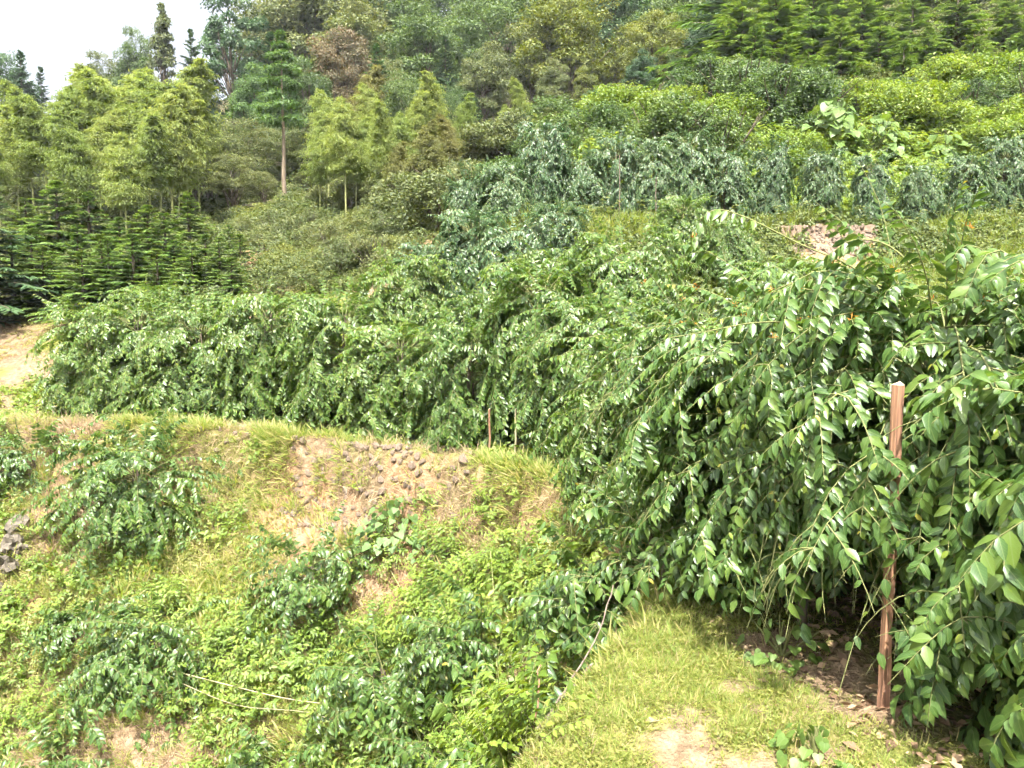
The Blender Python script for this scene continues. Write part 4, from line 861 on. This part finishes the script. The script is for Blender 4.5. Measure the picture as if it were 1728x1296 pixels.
# small stone wall of the upper terrace
uw = thing('upper_stone_wall', 'short stretch of pale rubble wall holding the upper terrace', 'wall', tuple(at(1385, 430, 19.4)))
mbs = MB(); W0, W1 = at(1305, 382, 19.75), at(1478, 380, 20.0)
npx = 60
core = MB(); cu = np.linspace(0, 1, 24); top_ = W0 + (W1 - W0) * cu[:, None]; bot = top_ + np.array([0, -.28, -1.25]); bk = top_ + np.array([0, .9, .0]); tops = top_ + rng.normal(0, .02, top_.shape)
cv = np.stack([bot, tops, bk], 1).reshape(-1, 3); ci = np.arange(24 * 3).reshape(24, 3)
core.add(cv, np.concatenate([np.stack([ci[:-1, k], ci[1:, k], ci[1:, k + 1], ci[:-1, k + 1]], -1) for k in (0, 1)])); core.build('earth_core', bark_mat('wall_earth', (.085, .055, .036), (.17, .12, .08), 12, .95, 1, .6), uw).location = -uw.location
for i in range(75):
    u, v = rng.random(), rng.random() ** 1.2; p = W0 + (W1 - W0) * u + np.array([0, -.28 * v - .01, -1.2 * v]); put_stone(uw, p, (0, -1, .25), rng.uniform(.045, .095))
for i in range(220):
    p = on_ground(rng.uniform(1308, 1476), 384 + 46 * rng.random() ** 1.1, 14, 24)
    put_stone(uw, (p[0], p[1], H1(p[0], p[1])), (0, -.7, .7), rng.uniform(.05, .10))
# rock outcrop at the left edge
for k, (px, py, s) in enumerate([(30, 890, .26), (22, 925, .24), (14, 962, .25), (4, 1000, .14)]):
    p = on_ground(px, py); me = None
    u = rdir(1)[0]; import bmesh
    bm = bmesh.new(); bmesh.ops.create_icosphere(bm, subdivisions=3, radius=1)
    for v in bm.verts:
        c = v.co; f = 1 + .42 * float(vnoise(np.array([c.x * 1.7 + k * 5]), np.array([c.y * 1.7 + c.z * 2.3]), 50 + k)[0]) + .25 * float(vnoise(np.array([c.x * 5]), np.array([c.z * 5 + c.y * 3]), 60 + k)[0]); v.co = Vector((c.x * f * .75, c.y * f * .8, c.z * f * 1.0)) * s
    me = bpy.data.meshes.new('rock'); bm.to_mesh(me); bm.free(); me.materials.append(M['rock'])
    o = link('rock', me); o.location = (p[0], p[1], H1(p[0], p[1])); o.rotation_euler = (.3, -.4, rng.uniform(0, 6))
    tag(o, ['pale weathered rock, the topmost jutting from the left edge of the slope', 'pale weathered rock just under the topmost at the left edge', 'pale weathered rock, third down at the left edge of the slope', 'small pale rock, the lowest at the left edge'][k], 'rock', 'rocks at the left edge')

# ------------------------------------------------------------------ ground cover (nobody could count it)
def view_points(n, y0, y1, pad=140, pyr=(-100, 1500)):
    """random ground points inside the picture cone, about evenly dense as seen"""
    y = 1 / (rng.random(n) * (1 / y0 - 1 / y1) + 1 / y1); px = rng.uniform(-pad, 1728 + pad, n)
    x = (px - 864) / FPX * y; z, s = H(x, y, True); P = np.stack([x, y, z], -1)
    _, py, _ = project(P); ok = (py > pyr[0]) & (py < pyr[1]); return P[ok], s[ok]
def area_points(n, x0, x1, y0, y1):
    x = rng.uniform(x0, x1, n); y = rng.uniform(y0, y1, n); z, s = H(x, y, True); P = np.stack([x, y, z], -1); px, py, zz = project(P)
    ok = (px > -180) & (px < 1910) & (py < 1480) & (zz > .5); return P[ok], s[ok]
def cover(name, mat, P, size, rn, kindname, tilt=.5, upy=.15, tpl=LEAF_FAR, lift=.04):
    n = len(P); N = surf_normal(P[:, 0], P[:, 1]); y = rng.normal(0, 1, (n, 3)); y = unit(y - (y * N).sum(-1, keepdims=True) * N) + N * rng.uniform(-.2, upy * 2, (n, 1)) 
    z = N * .6 + np.array([0, 0, .5]) + rng.normal(0, tilt, (n, 3)); mb = MB()
    scatter(mb, tpl, P + N * rng.uniform(0, lift, (n, 1)), y, z, size, np.clip(rn, 0, 1)); return kind(mb.build(name, M[mat]), 'stuff')
def blades(name, mat, P, size, rn, wid=None, lean=.35, hang=None):
    n = len(P); N = surf_normal(P[:, 0], P[:, 1]); y = np.array([0, 0, .8]) + N * .4 + rng.normal(0, lean, (n, 3))
    if hang is not None: y = y + hang
    z = rng.normal(0, 1, (n, 3)) + np.array([0, 0, .6]); mb = MB(); scatter(mb, BLADE, P - N * .01, y, z, size, np.clip(rn, 0, 1), 0, wid); return kind(mb.build(name, M[mat]), 'stuff')


def instanced(name, proto_mesh, P, sc, lean=.7, up=None):
    """one uncountable cover: the same small tuft set many times over the ground"""
    n = len(P); N = surf_normal(P[:, 0], P[:, 1]); N = unit(N * lean + np.array([0, 0, 1 - lean]))
    if up is not None: N = unit(N + up)
    tilt = np.arccos(np.clip(N[:, 2], -1, 1)); azi = np.arctan2(N[:, 1], N[:, 0]); spin = rng.uniform(0, 6.28, n)
    # euler of Rz(azi) Ry(tilt) Rz(spin)
    ca, sa, ct, st, cs, ss = np.cos(azi), np.sin(azi), np.cos(tilt), np.sin(tilt), np.cos(spin), np.sin(spin)
    r00 = ca * ct * cs - sa * ss; r10 = sa * ct * cs + ca * ss; r20 = -st * cs; r21 = st * ss; r22 = ct
    eul = np.stack([np.arctan2(r21, r22), np.arcsin(np.clip(-r20, -1, 1)), np.arctan2(r10, r00)], -1)
    me = bpy.data.meshes.new(name); me.vertices.add(n); me.vertices.foreach_set('co', P.astype(np.float32).ravel())
    a = me.attributes.new('rot', 'FLOAT_VECTOR', 'POINT'); a.data.foreach_set('vector', eul.astype(np.float32).ravel())
    a = me.attributes.new('scl', 'FLOAT', 'POINT'); a.data.foreach_set('value', np.broadcast_to(sc, (n,)).astype(np.float32)); me.update()
    proto = bpy.data.objects.new(name + '_tuft', proto_mesh)
    o = link(name, me); ng = bpy.data.node_groups.new(name, 'GeometryNodeTree')
    ng.interface.new_socket('Geometry', in_out='INPUT', socket_type='NodeSocketGeometry'); ng.interface.new_socket('Geometry', in_out='OUTPUT', socket_type='NodeSocketGeometry')
    nd = ng.nodes; gi = nd.new('NodeGroupInput'); go = nd.new('NodeGroupOutput'); oi = nd.new('GeometryNodeObjectInfo'); oi.inputs['Object'].default_value = proto
    ip = nd.new('GeometryNodeInstanceOnPoints'); r = nd.new('GeometryNodeInputNamedAttribute'); r.data_type = 'FLOAT_VECTOR'; r.inputs[0].default_value = 'rot'
    q = nd.new('GeometryNodeInputNamedAttribute'); q.data_type = 'FLOAT'; q.inputs[0].default_value = 'scl'
    ng.links.new(gi.outputs[0], ip.inputs['Points']); ng.links.new(oi.outputs['Geometry'], ip.inputs['Instance'])
    ng.links.new(r.outputs[0], ip.inputs['Rotation']); ng.links.new(q.outputs[0], ip.inputs['Scale']); ng.links.new(ip.outputs[0], go.inputs[0])
    m = o.modifiers.new('tufts', 'NODES'); m.node_group = ng
    return kind(o, 'stuff')
def tuft_leaves(mat, n, rad, hgt, size, sd=.2, tpl=LEAF_FAR, tilt=.45):
    a = rng.uniform(0, 6.28, n); r = rad * np.sqrt(rng.random(n)); p = np.stack([r * np.cos(a), r * np.sin(a), hgt * rng.random(n) ** .7 * (1 - .6 * (r / rad) ** 2)], -1)
    y = rng.normal(0, 1, (n, 3)) * np.array([1, 1, .4]) + np.stack([np.cos(a), np.sin(a), 0 * a], -1) * .6; z = np.array([0, 0, 1.0]) + rng.normal(0, tilt, (n, 3))
    mb = MB(); scatter(mb, tpl, p, y, z, size * rng.uniform(.65, 1.3, n), np.clip(rng.normal(.5, sd, n), 0, 1)); return mb.mesh('tuft', M[mat])
def tuft_blades(mat, n, rad, lo, hi, lean=.45, wid=(.5, 1.1), hang=0., sd=.22):
    a = rng.uniform(0, 6.28, n); r = rad * np.sqrt(rng.random(n)); p = np.stack([r * np.cos(a), r * np.sin(a), 0 * a - .01], -1)
    y = np.stack([np.cos(a) * lean, np.sin(a) * lean, 1 - hang + 0 * a], -1) + rng.normal(0, lean * .6, (n, 3)); z = rng.normal(0, .6, (n, 3)) - np.stack([np.cos(a), np.sin(a), -.8 + 0 * a], -1) * .5
    L = rng.uniform(lo, hi, n); mb = MB(); scatter(mb, BLADE, p, y, z, L, np.clip(rng.normal(.5, sd, n), 0, 1), 0, rng.uniform(*wid, n)); return mb.mesh('tuft', M[mat])
def tuft_shoots(mat, n, L0, leaf, n_leaf=9):
    az = rng.uniform(0, 6.28, n); el = np.radians(rng.uniform(25, 80, n)); L = L0 * rng.uniform(.6, 1.2, n)
    pts, tan = paths(np.zeros((n, 3)), np.stack([np.cos(az) * np.cos(el), np.sin(az) * np.cos(el), np.sin(el)], -1), L, 8, 1.0 / L, .06)
    mb = MB(); tubes(mb, pts[:, ::2], np.full(n, .004), np.full(n, .0015), 3, 1)
    for sg in (-1, 1):
        p = pts[:, 2:].reshape(-1, 3); t = tan[:, 2:].reshape(-1, 3); sd_ = unit(np.cross(t, np.array([0, 0, 1.0]) + 1e-3)); k = len(p)
        scatter(mb, LEAF_FAR, p, t * .5 + sg * sd_ * .8 + np.array([0, 0, -.25]) + rng.normal(0, .15, p.shape), np.array([0, 0, 1.0]) + rng.normal(0, .25, p.shape), leaf * rng.uniform(.7, 1.2, k), np.clip(rng.normal(.5, .2, k), 0, 1))
    return mb.mesh('tuft', [M[mat], M['twig']])
def pick(P, prob, most):
    m = rng.random(len(P)) < prob; return P[m][:most]
# slope of the hollow
P, s = area_points(260000, -17, 2.4, 3, 17.5); m = s < -.10; P, s = P[m], s[m]
zn = zone_of(P[:, 0], P[:, 1], s); patch = fbm(P[:, 0], P[:, 1], 71, .7); green = zn[:, 0] * (1 - .8 * zn[:, 2]); lum = vnoise(P[:, 0], P[:, 1], 75, 2.0)
Q = pick(P, .085 * green * sstep(-.3, .4, patch), 8000); instanced('creeping_weeds', tuft_leaves('cover', 46, .15, .09, .055), Q, rng.uniform(.6, 1.5, len(Q)))
Q = pick(P, .16 * green * sstep(.4, -.35, patch) + .01, 12000); instanced('yellow_creeping_weeds', tuft_leaves('moss', 52, .14, .06, .042), Q, rng.uniform(.6, 1.4, len(Q)))
Q = pick(P, .018 * green * sstep(-.1, .5, lum), 1300); instanced('leafy_weeds', tuft_leaves('weed', 60, .20, .26, .085, tilt=.5), Q, rng.uniform(.5, 1.3, len(Q)))
Q = pick(P, .05 * green * sstep(-.2, .4, vnoise(P[:, 0], P[:, 1], 83, .9)) + .022, 6500); instanced('slope_grass', tuft_blades('grass', 22, .09, .10, .28, .45), Q, rng.uniform(.6, 1.3, len(Q)), .5)
wallm = np.exp(-((P[:, 0] + 2.0) / 3.0) ** 2) * (P[:, 1] > 9.5) * (s > -1.5)
Q = pick(P, (.12 * (1 - zn[:, 0]) + .03) * (1 - .75 * wallm), 7500); instanced('dry_straw', tuft_blades('straw', 20, .10, .10, .26, .8, (.25, .6), .35), Q, np.clip(Q[:, 1] / 12, .4, 1) * rng.uniform(.6, 1.3, len(Q)), .8, np.array([0, -.35, -.3]))
Q = pick(P, .012 * sstep(-.25, .3, vnoise(P[:, 0], P[:, 1], 87, .8)), 420); instanced('leafy_shoots', tuft_shoots('weed', 7, .42, .075), Q, rng.uniform(.6, 1.25, len(Q)), .6)
low = P[(P[:, 1] < 11.5) & (P[:, 0] > -5)]; Q = pick(low, .009, 230); instanced('paired_leaf_shoots', tuft_shoots('weed', 9, .5, .085), Q, rng.uniform(.6, 1.2, len(Q)), .6)
# grassy fringe along the lip
t = rng.uniform(0, len(LIP) - 1.001, 60000); i = t.astype(int); q = LIP[i] + (LIP[i + 1] - LIP[i]) * (t - i)[:, None] + rng.normal(0, .28, (len(t), 2))
zq, sq = H(q[:, 0], q[:, 1], True); P4 = np.concatenate([q, zq[:, None]], 1); px, py, zz = project(P4)
m = (px > -180) & (px < 1500) & (py < 1420) & (P4[:, 1] > 3.4); P4 = P4[m]; v4 = vnoise(P4[:, 0], P4[:, 1], 91, .9); px = px[m]
bare = ((px > 500) & (px < 730)) | ((px > 760) & (px < 830))
Q = pick(P4, .22 * sstep(-.5, .4, v4) * np.where(bare, .2, 1) * np.where(P4[:, 1] < 8, .25, 1), 5200); instanced('lip_grass', tuft_blades('grass', 24, .09, .08, .24, .5), Q, np.clip(Q[:, 1] / 12, .36, 1) * rng.uniform(.5, 1.25, len(Q)), .5, np.array([0, -.25, 0]))
Q = pick(P4, .05 * sstep(.4, -.4, v4) * np.where(P4[:, 1] < 8, .12, 1), 2400); instanced('lip_straw', tuft_blades('straw', 22, .10, .10, .24, .75, (.25, .6), .3), Q, np.clip(Q[:, 1] / 12, .36, 1) * rng.uniform(.5, 1.2, len(Q)), .6, np.array([0, -.5, -.1]))
Pd, sd2 = area_points(30000, -19, -9, 17.5, 26); wd2 = np.exp(-(((Pd[:, 0] + 15.3) / 2.3) ** 2 + ((Pd[:, 1] - 21.6) / 2.8) ** 2)); Q = pick(Pd, .12 * (wd2 > .3), 1500); instanced('cleared_straw', tuft_blades('straw', 18, .14, .08, .25, .9, (.3, .7), .4), Q, rng.uniform(.6, 1.3, len(Q)), .8)
Q = pick(Pd, .05 * (vnoise(Pd[:, 0], Pd[:, 1], 55, .8) > .05), 400); instanced('cleared_weeds', tuft_leaves('moss', 30, .16, .08, .05), Q, rng.uniform(.5, 1.3, len(Q)), .8)
# near path: short grass, leaf litter
P5, s5 = area_points(200000, -.3, 4.2, 2.6, 8.5); m = s5 > -.15; P5, s5 = P5[m], s5[m]; z5 = zone_of(P5[:, 0], P5[:, 1], s5)
shade = sstep(2.05, 1.5, P5[:, 0] - .12 * (P5[:, 1] - 4)); bare5 = np.maximum(sstep(.25, .6, bare_at(P5[:, 0], P5[:, 1])), .75 * sstep(.1, .6, vnoise(P5[:, 0], P5[:, 1], 98, 4)))
Q = pick(P5, .050 * (1 - .95 * bare5) * (.10 + .9 * shade), 5200); instanced('path_grass', tuft_blades('grass', 34, .075, .025, .085, .7, (.4, .9)), Q, rng.uniform(.6, 1.25, len(Q)), .8)
Q = pick(P5, .04 * (1 - .98 * bare5) * (.15 + .85 * shade), 1500); instanced('path_weeds', tuft_leaves('moss', 40, .08, .025, .020), Q, rng.uniform(.6, 1.3, len(Q)), .9)
Q = pick(P5, .03 * (.3 + .7 * shade), 2600); instanced('path_straw', tuft_blades('straw', 16, .08, .02, .075, .9, (.3, .6), .3), Q, rng.uniform(.5, 1.2, len(Q)), .9)
P6, s6 = area_points(70000, .6, 8, 2.5, 13); m = (s6 > .3) & (rng.random(len(P6)) < sstep(1.5, 2.3, P6[:, 0] - .1 * (P6[:, 1] - 4)) * .6 + .02); P6 = P6[m][:12000]
cover('leaf_litter', 'litter', P6, rng.uniform(.05, .12, len(P6)), rng.uniform(0, 1, len(P6)), 'stuff', .35, .1, LEAF_FAR, .02)
P6, s6 = area_points(40000, -12, 3, 9, 19); Q = pick(P6[(s6 > .2) & (s6 < 4)], .06, 900); instanced('terrace_weeds', tuft_leaves('weed', 40, .16, .2, .08, tilt=.5), Q, rng.uniform(.6, 1.3, len(Q)), .3)
# bank below the upper terrace
P7, s7 = area_points(90000, -4, 18, 12.5, 21); m = s7 > 1.5; P7, s7 = P7[m], s7[m]; g7 = fbm(P7[:, 0], P7[:, 1], 101, .6); z7 = zone_of(P7[:, 0], P7[:, 1], s7); k7 = (1 - .85 * z7[:, 2]) * np.where((P7[:, 0] > 6.5) & (P7[:, 0] < 9.2) & (P7[:, 1] > 18.7) & (P7[:, 1] < 20.2), .12, 1)
Q = pick(P7, .16 * k7 * sstep(-.4, .2, g7), 5000); instanced('bank_grass', tuft_blades('grass', 22, .11, .15, .42, .5), Q, rng.uniform(.6, 1.3, len(Q)), .5)
Q = pick(P7, .14 * k7 * sstep(.4, -.2, g7), 5000); instanced('bank_weeds', tuft_leaves('under', 44, .2, .22, .10), Q, rng.uniform(.6, 1.5, len(Q)), .6)
Q = pick(P7, .02 * k7, 600); instanced('bank_leafy_shoots', tuft_shoots('under', 9, .6, .09), Q, rng.uniform(.6, 1.4, len(Q)), .5)
# bright creeper on the slope above the upper terrace
P8, s8 = area_points(60000, 2, 26, 22, 29.5); hump = np.clip(.8 * vnoise(P8[:, 0], P8[:, 1], 111, .6) + .4 * vnoise(P8[:, 0], P8[:, 1], 112, 1.7), 0, 1.1); P8[:, 2] += hump * rng.uniform(.3, 1, len(P8))
v8 = fbm(P8[:, 0], P8[:, 1], 113, .5)
Q = pick(P8, .2 * sstep(-.25, .35, v8), 6000); instanced('creeper_cover', tuft_leaves('vine', 50, .28, .2, .12), Q, rng.uniform(.6, 1.5, len(Q)), .6)
Q = pick(P8, .2 * sstep(.4, -.2, v8), 5000); instanced('leafy_cover', tuft_leaves('weed', 50, .28, .3, .13, tilt=.5), Q, rng.uniform(.6, 1.5, len(Q)), .5)
Q = pick(P8, .03, 900); instanced('tall_weeds', tuft_shoots('vine', 10, .9, .14), Q, rng.uniform(.6, 1.4, len(Q)), .4)
# undergrowth of scrub and forest
P9, s9 = view_points(60000, 20, 90, 160, (-140, 700)); z9 = zone_of(P9[:, 0], P9[:, 1], s9); m = (P9[:, 1] > np.where(P9[:, 0] < -11.5, 24.6, np.where(P9[:, 0] < -10.3, 21, 22.5))) & ((P9[:, 0] < 3.5) | (P9[:, 1] > 31)) & (z9[:, 2] < .4)
m &= np.exp(-(((P9[:, 0] + 15.3) / 2.3) ** 2 + ((P9[:, 1] - 21.6) / 2.8) ** 2)) < .4
P9 = P9[m]; P9[:, 2] += np.clip(.4 + vnoise(P9[:, 0], P9[:, 1], 121, .6), 0, 1.2) * .7 * rng.random(len(P9)); n9 = vnoise(P9[:, 0], P9[:, 1], 125, .35) + np.where((P9[:, 0] < -7) & (P9[:, 1] < 27), .5, 0)
Q = pick(P9, .45 * sstep(-.6, .1, n9), 11000); instanced('undergrowth', tuft_leaves('under', 60, .36, .25, .10, tilt=.5), Q, np.clip(Q[:, 1] / 32, .7, 2) * rng.uniform(.6, 1.3, len(Q)), .5)
Q = pick(P9, .35 * sstep(.5, -.2, n9), 7000); instanced('olive_undergrowth', tuft_leaves('olive', 60, .36, .28, .10, tilt=.5), Q, np.clip(Q[:, 1] / 32, .7, 2) * rng.uniform(.6, 1.3, len(Q)), .5)
# humid air over the whole valley
hv, hn, hl = new_mat('haze')
pv = hn.new('ShaderNodeVolumePrincipled'); pv.inputs['Color'].default_value = (.86, .93, 1.0, 1); pv.inputs['Density'].default_value = .00045; pv.inputs['Anisotropy'].default_value = .2
ho = hn.new('ShaderNodeOutputMaterial'); hl.new(pv.outputs[0], ho.inputs['Volume'])
zlo, zhi = float(GZ.min()) - 1.5, max(float(GZ.max()) + 25, 60.0)
bx = np.array([(x, y, z) for z in (zlo, zhi) for x, y in ((-131, -61), (131, -61), (131, 201), (-131, 201))])
kind(MB().add(bx, np.array([(0, 3, 2, 1), (4, 5, 6, 7), (0, 1, 5, 4), (1, 2, 6, 5), (2, 3, 7, 6), (3, 0, 4, 7)])).build('haze', hv, smooth=False), 'stuff')
print('TRIS', sum(len(me.loops) - 2 * len(me.polygons) for me in bpy.data.meshes if me.users), 'OBJECTS', len(scene.objects))
